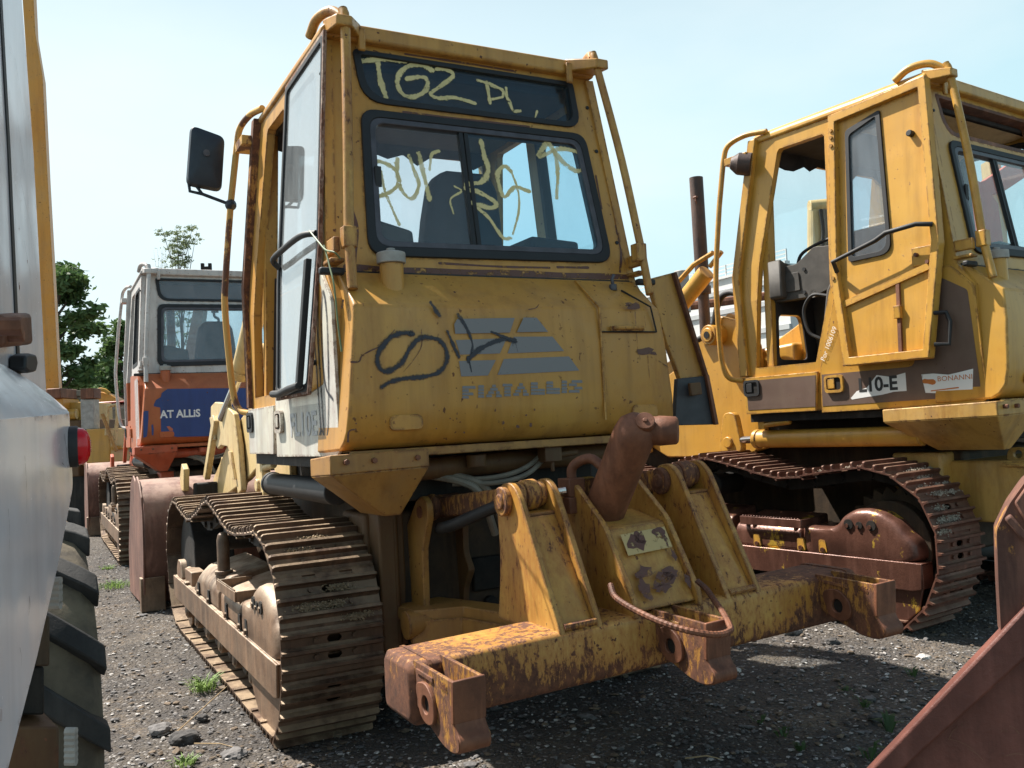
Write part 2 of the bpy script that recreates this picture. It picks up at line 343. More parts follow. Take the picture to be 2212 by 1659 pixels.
def ribbon(mb, pl, pts, w, off=.002, k=5, taper=(1, 1)):
    """brush stroke lying on a plane; attribute soft = 1 on its spine, 0 at its rim"""
    P = smooth_pts([(a, b, 0) for a, b in pts], k); n = len(P); vs = []; fs = []; at_ = []; ph = P[0].x*37+P[0].y*19
    for i, p in enumerate(P):
        d = (P[min(i+1, n-1)]-P[max(i-1, 0)]); d.z = 0
        if d.length < 1e-9: d = Vector((1, 0, 0))
        d.normalize(); q = Vector((-d.y, d.x, 0)); t = i/(n-1); ww = w*.5*(taper[0]*(1-t)+taper[1]*t)*(1+.14*sin(i*.9+ph)+.08*sin(i*.37+ph*2))
        vs += [pl(p.x+q.x*ww, p.y+q.y*ww, off), pl(p.x, p.y, off), pl(p.x-q.x*ww, p.y-q.y*ww, off)]; at_ += [0, 1, 0]
        if i: fs += [(3*i-3, 3*i-2, 3*i+1, 3*i), (3*i-2, 3*i-1, 3*i+2, 3*i+1)]
    for e, sg in ((0, -1), (n-1, 1)):   # rounded ends
        p = P[e]; d = (P[1]-P[0] if e == 0 else P[-1]-P[-2]).normalized()*sg; q = Vector((-d.y, d.x, 0)); ww = w*.5*(taper[0] if e == 0 else taper[1]); b0 = len(vs)
        vs += [pl(p.x, p.y, off)]+[pl(p.x+(q.x*cos(a)+d.x*sin(a))*ww, p.y+(q.y*cos(a)+d.y*sin(a))*ww, off) for a in [pi*j/6 for j in range(7)]]; at_ += [1]+[0]*7
        fs += [(b0, b0+1+j, b0+2+j) for j in range(6)]
    mb.add(vs, fs); mb.a += at_
def letters(name, txt, mat, parent, pl, x, y, size, off=.002, shear=0, bold=.0, sx=1.0, label=None, space=1.0):
    cu = bpy.data.curves.new(name, 'FONT'); cu.body = txt; cu.size = size; cu.offset = bold; cu.shear = shear; cu.space_character = space; cu.resolution_u = 3
    tmp = bpy.data.objects.new(name, cu); COL.objects.link(tmp)
    dg = bpy.context.evaluated_depsgraph_get(); me = bpy.data.meshes.new_from_object(tmp.evaluated_get(dg))
    bpy.data.objects.remove(tmp); bpy.data.curves.remove(cu)
    for v in me.vertices: v.co = pl(x+v.co.x*sx, y+v.co.y, off)
    me.materials.clear()
    return link(name, me, mat, parent, label=label)
def thing(name, label, cat, loc=(0, 0, 0), rz=0, group=None):
    o = bpy.data.objects.new(name, None); COL.objects.link(o); o.empty_display_size = .3
    o.location = loc; o.rotation_euler = (0, 0, rz); o['label'] = label; o['category'] = cat
    if group: o['group'] = group
    return o
def tag(o, label, cat, group=None):
    o['label'] = label; o['category'] = cat
    if group: o['group'] = group
    return o
def share(src, name, parent, loc=(0, 0, 0), rot=(0, 0, 0), scale=None, mat=None):
    me = src if isinstance(src, bpy.types.Mesh) else src.data
    o = bpy.data.objects.new(name, me); COL.objects.link(o); o.parent = parent; o.location = loc; o.rotation_euler = rot
    if scale: o.scale = scale
    return o

# ================================================================== GROUND
M1O, M1H = Vector((-1.270, 4.509, 0)), 28.2
M2O, M2H = Vector((2.373, 5.81, .085)), 34.8
M3O, M3H = Vector((-4.86, 11.03, .06)), 27.7
def sstep(a, b, x):
    t = max(0, min(1, (x-a)/(b-a))); return t*t*(3-2*t)
def ground_h(x, y):
    h = .07*math.exp(-((x-1.6)**2+(y-8.0)**2)/9.0)*sstep(.4, 2.2, x+ (y-5)*.25)
    h += .055*sstep(8.5, 11, y)*sstep(0, -3.5, x)
    h += .02*sstep(2., 3.4, x)*sstep(7, 4, y)
    return h
def build_ground():
    import numpy as np
    xs = sorted(set([round(-6.5+i*.045, 4) for i in range(290)]+[-400, -200, -100, -50, -25, -15, -10, -8, 9, 12, 18, 30, 60, 120, 250, 400]))
    ys = sorted(set([round(1.2+i*.045, 4) for i in range(250)]+[-60, -30, -15, -6, -2, 0, .6, 13, 14.5, 17, 20, 25, 35, 60, 120, 250, 500, 900]))
    vs = []
    for y in ys:
        for x in xs:
            h = ground_h(x, y)
            if -7 < x < 7 and 1 < y < 14:
                h += .020*mnoise.noise(Vector((x*1.1, y*1.1, 0)))+.013*mnoise.noise(Vector((x*4, y*4, 3)))+.011*mnoise.noise(Vector((x*13, y*13, 5)))
            h -= .006
            vs.append((x, y, h))
    nx = len(xs); fs = [(j*nx+i, j*nx+i+1, (j+1)*nx+i+1, (j+1)*nx+i) for j in range(len(ys)-1) for i in range(nx-1)]
    me = bpy.data.meshes.new('ground'); me.from_pydata(vs, [], fs); me.polygons.foreach_set('use_smooth', [True]*len(fs))
    mt, t, o = newmat('dark_gravel_dirt'); co = objco(t); b = t.nodes.new('ShaderNodeBsdfPrincipled')
    c = mixc(t, ramp(t, nz(t, co, .9, 5, .6), .35, .65), (.042, .036, .031), (.105, .085, .062))
    c = mixc(t, mul(t, ramp(t, nz(t, co, 2.2, 6, .6, (1, 1, 1, 5)), .50, .66), .75), c, (.165, .125, .085))
    v = t.nodes.new('ShaderNodeTexVoronoi'); v.inputs['Scale'].default_value = 60; t.links.new(co, v.inputs['Vector'])
    v2 = t.nodes.new('ShaderNodeTexVoronoi'); v2.inputs['Scale'].default_value = 27; t.links.new(co, v2.inputs['Vector'])
    sep = t.nodes.new('ShaderNodeSeparateColor'); t.links.new(v.outputs['Color'], sep.inputs[0])
    c = mixc(t, mul(t, ramp(t, sep.outputs[0], 0, 1), .75), c, (.055, .05, .05))
    c = mixc(t, mul(t, ramp(t, sep.outputs[1], .90, .95), .7), c, (.26, .24, .22))
    t.links.new(c, b.inputs['Base Color']); b.inputs['Roughness'].default_value = .95
    bp = t.nodes.new('ShaderNodeBump'); bp.inputs['Strength'].default_value = 1.0; bp.inputs['Distance'].default_value = .03
    t.links.new(mul(t, mul(t, ramp(t, v.outputs['Distance'], 0, .8, 1, 0), ramp(t, v2.outputs['Distance'], 0, .9, 1, 0), 'ADD'), .5), bp.inputs['Height'])
    t.links.new(bp.outputs[0], b.inputs['Normal']); t.links.new(b.outputs[0], o.inputs[0])
    g = link('ground', me, mt); g['kind'] = 'structure'
    # loose stones: three tones, each one joined mesh
    ico = bmesh.new(); bmesh.ops.create_icosphere(ico, subdivisions=1, radius=1); iv = [v.co.copy() for v in ico.verts]; jf = [tuple(v.index for v in f.verts) for f in ico.faces]; ico.free()
    rnd = random.Random(3)
    for nm, cnt, (s0, s1), col in (('gravel_grey', 20000, (.004, .018), (.125, .118, .115)), ('gravel_dark', 7000, (.004, .015), (.055, .048, .045)), ('gravel_pale', 12000, (.003, .015), (.40, .375, .35)), ('gravel_brown', 6000, (.005, .022), (.15, .11, .075))):
        V = []; F = []
        for i in range(cnt):
            u = rnd.random()**1.5; y = 2.2+u*11; x = rnd.uniform(-.66, .66)*y*(1.05)+rnd.uniform(-.3, .3)
            sz = s0+(s1-s0)*rnd.random()**3.2
            if rnd.random() < .02: sz *= 2.3
            a = rnd.random()*6.28; sx, sy, sz_ = sz*rnd.uniform(.7, 1.4), sz*rnd.uniform(.6, 1.1), sz*rnd.uniform(.25, .5)
            h = ground_h(x, y)+.020*mnoise.noise(Vector((x*1.1, y*1.1, 0)))+.013*mnoise.noise(Vector((x*4, y*4, 3)))
            n0 = len(V)
            for p in iv:
                k = 1+rnd.uniform(-.42, .42); X, Y, Z = p.x*sx*k, p.y*sy*k, p.z*sz_*k
                V.append((x+X*cos(a)-Y*sin(a), y+X*sin(a)+Y*cos(a), h+Z+sz_*.25))
            F += [(n0+q[0], n0+q[1], n0+q[2]) for q in jf]
        me = bpy.data.meshes.new(nm); me.from_pydata(V, [], F)
        mt2 = plain(nm+'_stone', col, .9, 0, .4, 40)
        o2 = link('gravel', me, mt2); o2['kind'] = 'stuff'; o2['label'] = {'gravel_grey': 'grey gravel chips strewn over the yard', 'gravel_dark': 'dark stones strewn over the yard', 'gravel_pale': 'pale limestone chips strewn over the yard', 'gravel_brown': 'brown pebbles strewn over the yard'}[nm]
build_ground()
def rock(loc, s, mat, label, seed):
    bm = bmesh.new(); bmesh.ops.create_icosphere(bm, subdivisions=3, radius=1)
    for v in bm.verts:
        k = 1+.35*mnoise.noise(v.co*1.4+Vector((seed, 0, 0)))+.12*mnoise.noise(v.co*4+Vector((0, seed, 0)))
        v.co = Vector((v.co.x*s[0]*k, v.co.y*s[1]*k, v.co.z*s[2]*k))
    me = bpy.data.meshes.new('stone'); bm.to_mesh(me); bm.free()
    o = link('stone', me, mat); o.location = loc; tag(o, label, 'stone')
M['stone_grey'] = plain('grey_stone', (.16, .15, .145), .9, 0, .35, 30)
M['stone_pale'] = plain('pale_stone', (.5, .46, .42), .9, 0, .25, 30)
M['stone_dark'] = plain('dark_stone', (.07, .065, .062), .9, 0, .35, 30)
for (px, py, s, mt, lb) in ((1712, 1375, .05, 'stone_grey', 'roundish grey stone in the sunlit gap behind the tow beam'),
        (1799, 1395, .035, 'stone_dark', 'small dark stone right of the roundish grey stone'),
        (1995, 1427, .03, 'stone_pale', 'white stone on the sunlit gravel left of the red blade'),
        (1592, 1448, .022, 'stone_pale', 'pale stone in the shade just right of the middle tow bracket'),
        (395, 1592, .06, 'stone_dark', 'large dark stone at the bottom of the picture left of the track'),
        (345, 1572, .05, 'stone_grey', 'long grey stone left of the dark one at the bottom left'),
        (505, 1628, .05, 'stone_grey', 'flat grey stone at the bottom close to the track end'),
        (437, 1545, .03, 'stone_dark', 'dark clod in front of the grass tuft by the track'),
        (1890, 1548, .03, 'stone_dark', 'dark stone in the shade left of the red blade'),
        (500, 1440, .03, 'stone_dark', 'dark clod beside the track shoes')):
    p = on_ground(px, py, .02); rock((p.x, p.y, ground_h(p.x, p.y)+s*.25), (s*1.2, s, s*.62), mt, lb, px)

# ================================================================== CRAWLER LOADER (one kind, three individuals)
PROFILE = [(0, .05), (1.2, .05), (2.4, .05), (3.0, .05), (3.3, .10), (3.5, .25), (3.61, .5), (3.55, .76), (3.36, .95), (3.11, 1.01), (2.78, .965), (2.42, .925), (2.08, .985), (1.66, 1.085), (1.38, 1.055), (1.07, .985),
           (.84, .955), (.5, .975), (.2, 1.0), (0, .945), (-.16, .83), (-.245, .68), (-.275, .5), (-.25, .34), (-.19, .2), (-.1, .1)]
def track_path(var):
    pts = [Vector((0, y, z+(.03*var if .8 < y < 2.9 and z > .8 else 0))) for y, z in PROFILE]
    pts = smooth_pts(pts, 12, True)
    L = [0]
    for i in range(len(pts)): L.append(L[-1]+(pts[(i+1) % len(pts)]-pts[i]).length)
    n = round(L[-1]/.228); out = []; j = 0
    for k in range(n):
        s = L[-1]*(k+.35)/n
        while L[j+1] < s: j += 1
        t = (s-L[j])/(L[j+1]-L[j]); p = pts[j].lerp(pts[(j+1) % len(pts)], t)
        def pos(s_):
            s_ %= L[-1]; q = 0
            while L[q+1] < s_: q += 1
            return pts[q].lerp(pts[(q+1) % len(pts)], (s_-L[q])/(L[q+1]-L[q]))
        d = (pos(s+.10)-pos(s-.10)).normalized(); out.append((p, math.atan2(d.z, d.y)))
    return out, L[-1]/n
SHOE_W = .50
def shoe_mesh():
    """plate with three grousers, chain notches and a mud hole; local y along the chain, -z outward"""
    mb = MB(); h = .122; t = .010
    def cell(x0, x1, y0, y1): mb.box((x0, y0, -t), (x1, y1, 0))
    cell(0, .135, -h, h); cell(.385, SHOE_W, -h, h); cell(.20, .222, -h, h); cell(.292, .32, -h, h)
    for x0, x1 in ((.135, .20), (.32, .385)): cell(x0, x1, -.086, h)
    cell(.222, .292, -h, -.058); cell(.222, .292, -.022, .020); cell(.222, .292, .056, h)
    for yc in (-.040, .038):      # rounded ends of the mud holes
        for xe, sg in ((.222, 1), (.292, -1)):
            mb.add([(xe, yc-.018, -t), (xe+sg*.012, yc-.018, -t), (xe, yc-.006, -t), (xe, yc-.018, 0), (xe+sg*.012, yc-.018, 0), (xe, yc-.006, 0)], [(0, 1, 2), (3, 5, 4), (0, 3, 4, 1), (1, 4, 5, 2)])
            mb.add([(xe, yc+.018, -t), (xe+sg*.012, yc+.018, -t), (xe, yc+.006, -t), (xe, yc+.018, 0), (xe+sg*.012, yc+.018, 0), (xe, yc+.006, 0)], [(0, 2, 1), (3, 4, 5), (0, 1, 4, 3), (1, 2, 5, 4)])
    for yc, hh in ((-.079, 1.0), (-.001, .9), (.078, 1.0)):
        prof = [(-.022, -t+.001), (-.0105, -.020), (-.0075, -.050*hh), (.0075, -.050*hh), (.0105, -.020), (.022, -t+.001)]
        mb.loft([[(x_, yc+a*k_, b if b > -.012 else b*k2) for a, b in prof] for x_, k_, k2 in ((.0, .8, .80), (.010, 1, .97), (.03, 1, 1), (SHOE_W-.03, 1, 1), (SHOE_W-.010, 1, .97), (SHOE_W, .8, .80))])
    mb.prism('x', [(h-.001, 0), (h+.016, .008), (h+.014, .015), (h-.001, .010)], .0, SHOE_W)
    for bx in (.165, .355):
        for by in (-.042, .036): mb.cyl((bx, by, -.024), (bx, by, -t), .013, 8)
    me = bpy.data.meshes.new('track_shoe'); me.from_pydata(mb.v, [], mb.f)
    bm = bmesh.new(); bm.from_mesh(me); bmesh.ops.recalc_face_normals(bm, faces=bm.faces[:]); bm.to_mesh(me); bm.free()
    return me
SHOE = shoe_mesh(); SHOE.materials.append(M['trk'])
SHOE2 = SHOE.copy(); SHOE2.materials.clear(); SHOE2.materials.append(M['trk2'])
PATHS = [track_path(0), track_path(-.9)]

def build_track(root, xo, side, st):
    """side=+1: outer edge on the left (x=xo), -1 mirrored"""
    path, pitch = PATHS[st['sag']]
    X = lambda x: xo+x if side > 0 else xo+SHOE_W-x
    links = MB()
    for p, a in path:
        d = Vector((0, cos(a), sin(a))); n = Vector((0, -sin(a), cos(a)))
        for lx in (.165, .355):
            q = []
            for dx in (-.018, .018):
                for (s_, hgt) in ((-.112, .012), (.112, .012), (.112, .085), (-.112, .085)):
                    v = p+d*s_+n*hgt; q.append((xo+lx+dx, v.y, v.z))
            links.add(q, [(0,1,2,3),(4,7,6,5),(0,4,5,1),(1,5,6,2),(2,6,7,3),(3,7,4,0)])
        v = p+n*.05+d*.112; links.cyl((xo+.13, v.y, v.z), (xo+.39, v.y, v.z), .022, 8)
    ch = links.obj('track_chain', M['black_iron'], root)
    rs_ = random.Random(int(xo*10)+9)
    for p, a in path:
        o = share(SHOE2 if st['red_track'] else SHOE, 'track_shoe', ch, (xo+rs_.gauss(0, .0025), p.y, p.z), (a+rs_.gauss(0, .010), rs_.gauss(0, .002), rs_.gauss(0, .004)))
    G = st['guard']
    b = MB()
    for k in range(6):     # bottom rollers
        y = .62+k*.46; b.cyl((xo+.10, y, .175), (xo+.42, y, .175), .09, 18); 
    b.cyl((xo+.10, 3.16, .53), (xo+.40, 3.16, .53), .36, 32)
    b.obj('roller_set', M['black_iron'], root, .008)
    for k in range(6):
        y = .62+k*.46; r = MB(); r.cyl((X(.045), y, .185), (X(.12), y, .185), .052, 16); r.cyl((X(.035), y, .185), (X(.05), y, .185), .036, 16)
        r.obj('roller_cap', G, root, .006)
    for y in (1.62, .95)[:1]:
        r = MB(); r.cyl((xo+.12, y, .86), (xo+.40, y, .86), .085, 20); r.obj('carrier_roller', M['black_iron'], root, .008)
    # sprocket
    sp = MB(); n = 24; rr = []
    for k in range(n*2): rr.append((.12+(.385 if k % 2 else .33)*cos(pi*k/n), .50+(.385 if k % 2 else .33)*sin(pi*k/n)))
    sp.prism('x', rr, xo+.22, xo+.30); sp.cyl((X(.14), .12, .50), (X(.46), .12, .50), .29, 32, )
    sp.obj('sprocket', M['hull'], root, .006)
    # track frame beam
    tf = MB(); tf.prism('x', [(.35, .30), (2.95, .30), (2.95, .46), (2.3, .56), (.6, .56), (.35, .50)], X(.13), X(.44)); tf.obj('track_frame', M['hull'] if st['red_track'] else G, root, .01)
    return X
def build_track_outer(root, X, st):
    """everything seen on the outer face of a track: guard beam, covers, final drive dome, step"""
    G = st['guard']
    gb = MB()
    gb.prism('x', [(-.175, .42), (-.165, .26), (-.10, .245), (3.16, .262), (3.25, .285), (3.26, .43)], X(0), X(.014))
    gb.prism('x', [(-.17, .408), (3.26, .418), (3.26, .430), (-.175, .420)], X(.014), X(.13))
    gb.prism('x', [(-.172, .26), (-.160, .26), (-.160, .408), (-.172, .408)], X(.014), X(.13))
    gb.obj('side_guard_beam', G, root, .005)
    lg = MB(); lg.prism('x', [(-.16, .27), (.62, .27), (.50, .13), (.36, .03), (-.02, .03), (-.12, .12)], X(.03), X(.05)); lg.obj('lower_guard', G, root, .008)
    lg = MB(); lg.prism('x', [(2.85, .27), (3.34, .27), (3.36, .22), (3.2, .10), (3.0, .045), (2.92, .09)], X(.08), X(.10)); lg.obj('lower_guard', M['guard'], root, .008)
    def shell(y0, y1, yt0, yt1, zt=.60):
        mb = MB(); prof = [(.022, .425), (.022, .54), (.045, .578), (.10, zt), (.36, zt+.06), (.36, .425)]
        mb.loft([[(X(a), y0 if b < .5 else yt0+(0 if b < .5 else 0), b) for a, b in prof], [(X(a), y1 if b < .5 else yt1, b) for a, b in prof]])
        return mb.obj('frame_cover', G, root, .018, seg=3)
    shell(.74, 1.33, .74, 1.33)
    shell(1.40, 2.42, 1.40, 2.15, .63)
    # dome over the final drive: layered bulge
    dome = [(.735, .425), (.735, .60), (.50, .60), (.435, .63), (.39, .69), (.30, .735), (.20, .745), (.09, .725), (-.01, .665), (-.065, .60), (-.12, .56), (-.145, .50), (-.145, .425)]
    dome = rpoly(dome, .035, 3)
    rings = []
    for dx, k in ((.30, 1.0), (.075, 1.0), (.040, .965), (.022, .90), (.016, .78)):
        rings.append([(X(dx), .30+(a-.30)*k, .425+(b-.425)*(k if k < 1 else 1)) for a, b in dome])
    mb = MB(); mb.loft(rings); dm = mb.obj('final_drive_cover', G, root, 0, True)
    for (hy, hz, hr) in ((.335, .635, .034), (.255, .632, .024), (.165, .635, .034)):
        h = MB(); h.cyl((X(.008), hy, hz), (X(.03), hy, hz), hr, 16); h.obj('bolt_hole', M['black_iron'], dm)
        h = MB(); h.cyl((X(.002), hy+.012, hz-.01), (X(.02), hy+.012, hz-.01), hr*.45, 6); h.obj('bolt', G, dm)
    for i, y in enumerate((1.12, .73, .55, 1.72, 2.12)):
        nt_ = MB(); nt_.prism('x', rpoly([(y-.033, .428), (y+.033, .428), (y+.03, .515), (y-.02, .515)], .012, 2), X(.012), X(.03))
        q = nt_.obj('bolt_recess', M['y2'] if st['red_track'] else M['black_iron'], root)
        h = MB(); h.cyl((X(.0), y, .448), (X(.02), y, .448), .017, 6); h.obj('bolt', G, q)
    # step: U shaped strap with serrated lip
    s_ = MB(); s_.box((X(-.012), .70, .585), (X(-.002), 1.25, .645)); s_.box((X(-.002), .70, .585), (X(.20), .71, .645)); s_.box((X(-.002), 1.24, .585), (X(.20), 1.25, .645))
    s_.box((X(.03), .78, .56), (X(.06), .80, .60)); s_.box((X(.03), 1.15, .56), (X(.06), 1.17, .60))
    for k in range(20): s_.box((X(-.012), .72+k*.026, .645), (X(-.002), .733+k*.026, .654))
    s_.obj('step', G, root, .003)
    # adjuster lug by the idler
    a_ = MB(); a_.box((X(.03), 2.52, .43), (X(.13), 2.83, .53)); a_.cyl((X(.08), 2.83, .49), (X(.08), 3.0, .49), .03, 12); a_.prism('x', rpoly([(2.92, .43), (3.2, .43), (3.2, .5), (3.12, .57), (3.0, .56)], .03, 3), X(.02), X(.07)); a_.box((X(.0), 2.62, .43), (X(.05), 2.7, .45))
    a_.obj('track_adjuster', G, root, .01)
    if st['post']:
        p = MB(); p.tube([(X(.09), 1.56, .40), (X(.09), 1.56, .63)], .052, 14); p.tube([(X(.09), 1.56, .63), (X(.09), 1.56, .655)], .058, 14)
        p.tube([(X(.09), 1.56, .655), (X(.09), 1.56, .85), (X(.09), 1.56, .885), (X(.09), 1.56, .90)], [.04, .04, .032, .015], 14)
        p.obj('guard_post', G, root, .004)

class Frame:
    def __init__(s, O, H):
        a = radians(H); s.o = Vector(O); s.ax = [Vector((cos(a), sin(a), 0)), Vector((-sin(a), cos(a), 0)), Vector((0, 0, 1))]
    def un(s, px, py, ax, val):
        d = ray(px, py); e = Vector((0, 0, EYE))-s.o; n = s.ax[ax]; t = (val-e.dot(n))/d.dot(n); p = e+d*t
        return Vector((p.dot(s.ax[0]), p.dot(s.ax[1]), p.dot(s.ax[2])))
def crawler(name, O, H, st, label, group=None):
    root = thing(name, label, 'crawler loader', O, radians(H), group)
    Y, TK, SD, CB = st['paint'], st['tank'], st['side'], st['cab']
    X = build_track(root, 0, 1, st); build_track_outer(root, X, st)
    X2 = build_track(root, 1.82, -1, st)
    W = 2.32; cx = 1.16; mir = lambda x: 2*cx-x
    # ---- hull
    h = MB(); h.prism('x', [(-.15, .42), (2.9, .38), (3.3, .6), (3.2, 1.0), (2.9, 1.15), (.2, 1.12), (-.12, 1.08)], .66, 1.66); h.obj('hull', M['hull'], root, .02)
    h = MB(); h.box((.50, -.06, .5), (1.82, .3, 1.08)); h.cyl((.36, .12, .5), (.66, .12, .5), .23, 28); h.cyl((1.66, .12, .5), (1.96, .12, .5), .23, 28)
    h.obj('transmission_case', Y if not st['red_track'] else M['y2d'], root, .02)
    h = MB(); h.box((.55, -.28, 1.14), (1.77, 1.9, 1.34)); h.obj('body_floor', M['black_iron'], root, .01)
    if st['sump']:
        f = MB(); f.box((.0+.15, .55, 1.0), (.55, 1.15, 1.3)); 
    # ---- fuel tank / rear housing
    n = 10; yz = [(-.36, 2.285), (-.45, 2.255), (-.62, 2.105), (-.65, 2.08), (-.665, 1.9), (-.665, 1.60), (-.650, 1.50), (-.615, 1.45), (-.565, 1.42), (-.30, 1.41), (-.20, 1.41), (-.20, 2.285)]
    def half(z): return .855+(2.12-min(z, 2.12))*.10
    tk = MB(); tk.loft([[(cx-half(z)+.0, y, z) for y, z in yz], [(cx+half(z), y, z) for y, z in yz]]); tko = tk.obj('rear_tank', TK, root, .012, seg=3)
    rp = PL((0, -.667, 0), (1, 0, 0), (0, 0, 1))     # rear face plane, u=x v=z, faces -y
    rw = PL((0, -.667, 0), (1, 0, 0), (0, 0, 1)); 
    sm = MB(); sm.prism('x', [(-.675, 1.50), (-.675, 2.085), (-.46, 2.262), (-.455, 2.255), (-.665, 2.078), (-.665, 1.50)], 1.612, 1.622); sm.obj('hood_seam', TK, tko)
    sm = MB(); sm.tube([(1.62, -.672, 1.955), (1.975, -.672, 1.955)], .004, 6); sm.tube([(1.975, -.672, 1.955), (1.945, -.672, 2.09), (1.87, -.52, 2.20)], .005, 6); sm.obj('flap_seam', M['black_iron'], tko)
    hg = MB(); hg.cyl((1.69, -.685, 1.975), (1.88, -.685, 1.975), .011, 8); hg.box((1.68, -.680, 1.96), (1.89, -.668, 1.985)); hg.obj('hinge', TK, tko)
    for x0 in (.44, 1.79):
        e = MB(); e.prism('y', rpoly([(x0, 1.50), (x0+.17, 1.50), (x0+.165, 1.57), (x0+.005, 1.57)], .03, 3), -.6685, -.655); e.obj('embossed_tab', TK, tko, .002)
    fl = MB(); fl.tube([(.55, -.50, 2.12), (.55, -.50, 2.30)], .057, 20); flo = fl.obj('filler_neck', TK, root, .004)
    cp = MB(); cp.tube([(.55, -.50, 2.30), (.55, -.50, 2.352), (.55, -.50, 2.358)], [.070, .070, .05], 20); cp.cyl((.55, -.50, 2.355), (.55, -.50, 2.375), .022, 10); cp.obj('filler_cap', M['panelgrey'], flo, .004)
    if st['latch']:
        lt = MB(); lt.cyl((1.83, -.50, 2.20), (1.83, -.50, 2.235), .022, 10); lt.tube([(1.83, -.50, 2.235), (1.825, -.50, 2.26), (1.84, -.50, 2.29)], .010, 8); lt.obj('tank_latch', M['alu'], root, .002)
    # chassis lip under the tank, support hopper
    lp = MB(); lp.box((.27, -.60, 1.375), (2.05, -.592, 1.415)); lp.box((.27, -.60, 1.375), (2.05, -.40, 1.383)); lp.obj('tank_rail', M['y1h'] if not st['orange'] and not st['brown'] else TK, root, .003)
    for sx in ((0, 1) if st['name'] != 'm1' else (0,)):
        f = (lambda v: v) if sx == 0 else mir
        yf0 = .13 if st['brown'] else -.30; hp = MB(); hp.hexa([(f(.17), yf0, 1.30), (f(.17), -.625, 1.315), (f(.64), -.640, 1.325), (f(.64), yf0, 1.32), (f(.17), yf0, 1.385), (f(.17), -.625, 1.405), (f(.64), -.640, 1.41), (f(.64), yf0, 1.385)])
        a, b_ = (f(.46), -.50, 1.10), (f(.54), -.50, 1.10); yf = .13 if st['brown'] else -.30
        hp.add([(f(.17), yf, 1.30), (f(.17), -.625, 1.315), (f(.64), -.640, 1.325), (f(.64), yf, 1.32), (f(.44), yf*.3-.12, 1.10), a, b_, (f(.54), yf*.3-.12, 1.10)], [(0,1,5,4),(1,2,6,5),(2,3,7,6),(3,0,4,7),(4,5,6,7),(0,3,2,1)])
        ho = hp.obj('tank_support', M['od3'] if st['orange'] else M['y2d'] if st['brown'] else M['y1h'], root, .006)
        for bx in (.24, .37, .58): q = MB(); q.cyl((f(bx), -.655, 1.37), (f(bx), -.62, 1.37), .013, 6); q.obj('bolt', M['rust'], ho)
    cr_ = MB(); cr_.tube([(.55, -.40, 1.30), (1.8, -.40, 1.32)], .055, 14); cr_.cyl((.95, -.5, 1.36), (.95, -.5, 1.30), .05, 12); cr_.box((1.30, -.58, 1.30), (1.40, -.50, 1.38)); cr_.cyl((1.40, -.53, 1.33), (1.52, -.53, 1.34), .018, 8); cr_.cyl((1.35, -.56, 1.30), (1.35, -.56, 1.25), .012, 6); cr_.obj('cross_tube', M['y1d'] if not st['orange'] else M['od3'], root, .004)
    for k, pts in enumerate(([(.85, -.42, 1.22), (1.05, -.52, 1.215), (1.22, -.54, 1.25), (1.42, -.45, 1.36)], [(.82, -.42, 1.24), (1.05, -.50, 1.24), (1.22, -.52, 1.28), (1.40, -.45, 1.37)], [(.75, -.35, 1.28), (.92, -.46, 1.24), (1.02, -.48, 1.17), (1.10, -.45, 1.0)], [(.70, -.35, 1.28), (.88, -.46, 1.23), (.98, -.48, 1.15), (1.06, -.45, .95)])):
        q = MB(); q.tube(smooth_pts(pts, 6), .013 if k < 2 else .02, 8); q.obj('hose', M['hose'], root, 0, True)
    q = MB(); q.box((.275, -.30, 1.335), (2.045, 1.33, 1.398)); q.obj('under_tray', M['black_iron'], root)
    # ---- side panels (left and right)
    for sx in (0, 1):
        side = PL((.262, 0, 0), (0, 1, 0), (0, 0, 1), flip=True) if sx == 0 else PL((2.058, 0, 0), (0, 1, 0), (0, 0, 1))
        tl = .070; tside = PL((.262-2.27*tl, 0, 0), (0, 1, 0), (tl, 0, 1), flip=True) if sx == 0 else PL((2.058+2.27*tl, 0, 0), (0, 1, 0), (-tl, 0, 1))
        win = rpoly([(.40, 2.42), (.42, 3.36), (-.08, 3.36), (-.22, 2.42)], .05, 3)
        plate('cab_side', CB, root, tside, [(1.345, 2.272), (1.36, 2.47), (1.17, 3.50), (-.21, 3.50), (-.40, 2.272), (.53, 2.272), (.55, 3.38), (.57, 3.40), (.95, 3.40), (.97, 3.38), (1.16, 2.55), (1.185, 2.272)], [win], -.05, .0)
        plate('body_side', CB if not st['orange'] else SD, root, side, [(1.34, 1.40), (1.345, 2.27), (1.185, 2.27), (1.235, 1.75), (.69, 1.75), (.53, 2.27), (-.40, 2.27), (-.50, 2.13), (-.505, 1.41)], [], -.05, .0)
        plate('window_seal', M['gask'], root, tside, rpoly([(.42, 2.40), (.44, 3.38), (-.10, 3.38), (-.24, 2.40)], .06, 3), [rpoly([(.385, 2.44), (.405, 3.34), (-.07, 3.34), (-.205, 2.44)], .05, 3)], -.055, .006)
        plate('window_pane', M['glass_r'], root, tside, rpoly([(.395, 2.43), (.415, 3.35), (-.08, 3.35), (-.215, 2.43)], .05, 3), [], -.02, -.018)
        f = PL((.248, 0, 0), (0, 1, 0), (0, 0, 1), flip=True) if sx == 0 else PL((2.072, 0, 0), (0, 1, 0), (0, 0, 1))
        pa = plate('front_side_panel', SD, root, f, [(1.34, 1.40), (1.345, 1.68), (.665, 1.68), (.70, 1.40)], [], -.012, .012, .004)
        pb = plate('rear_side_panel', SD, root, f, rpoly([(.655, 1.385), (.645, 1.70), (.46, 2.30), (-.36, 2.27), (-.50, 2.125), (-.535, 1.43), (-.50, 1.395)], [0, .0, .02, .02, .03, .05, .03], 3), [], -.012, .004, .004)
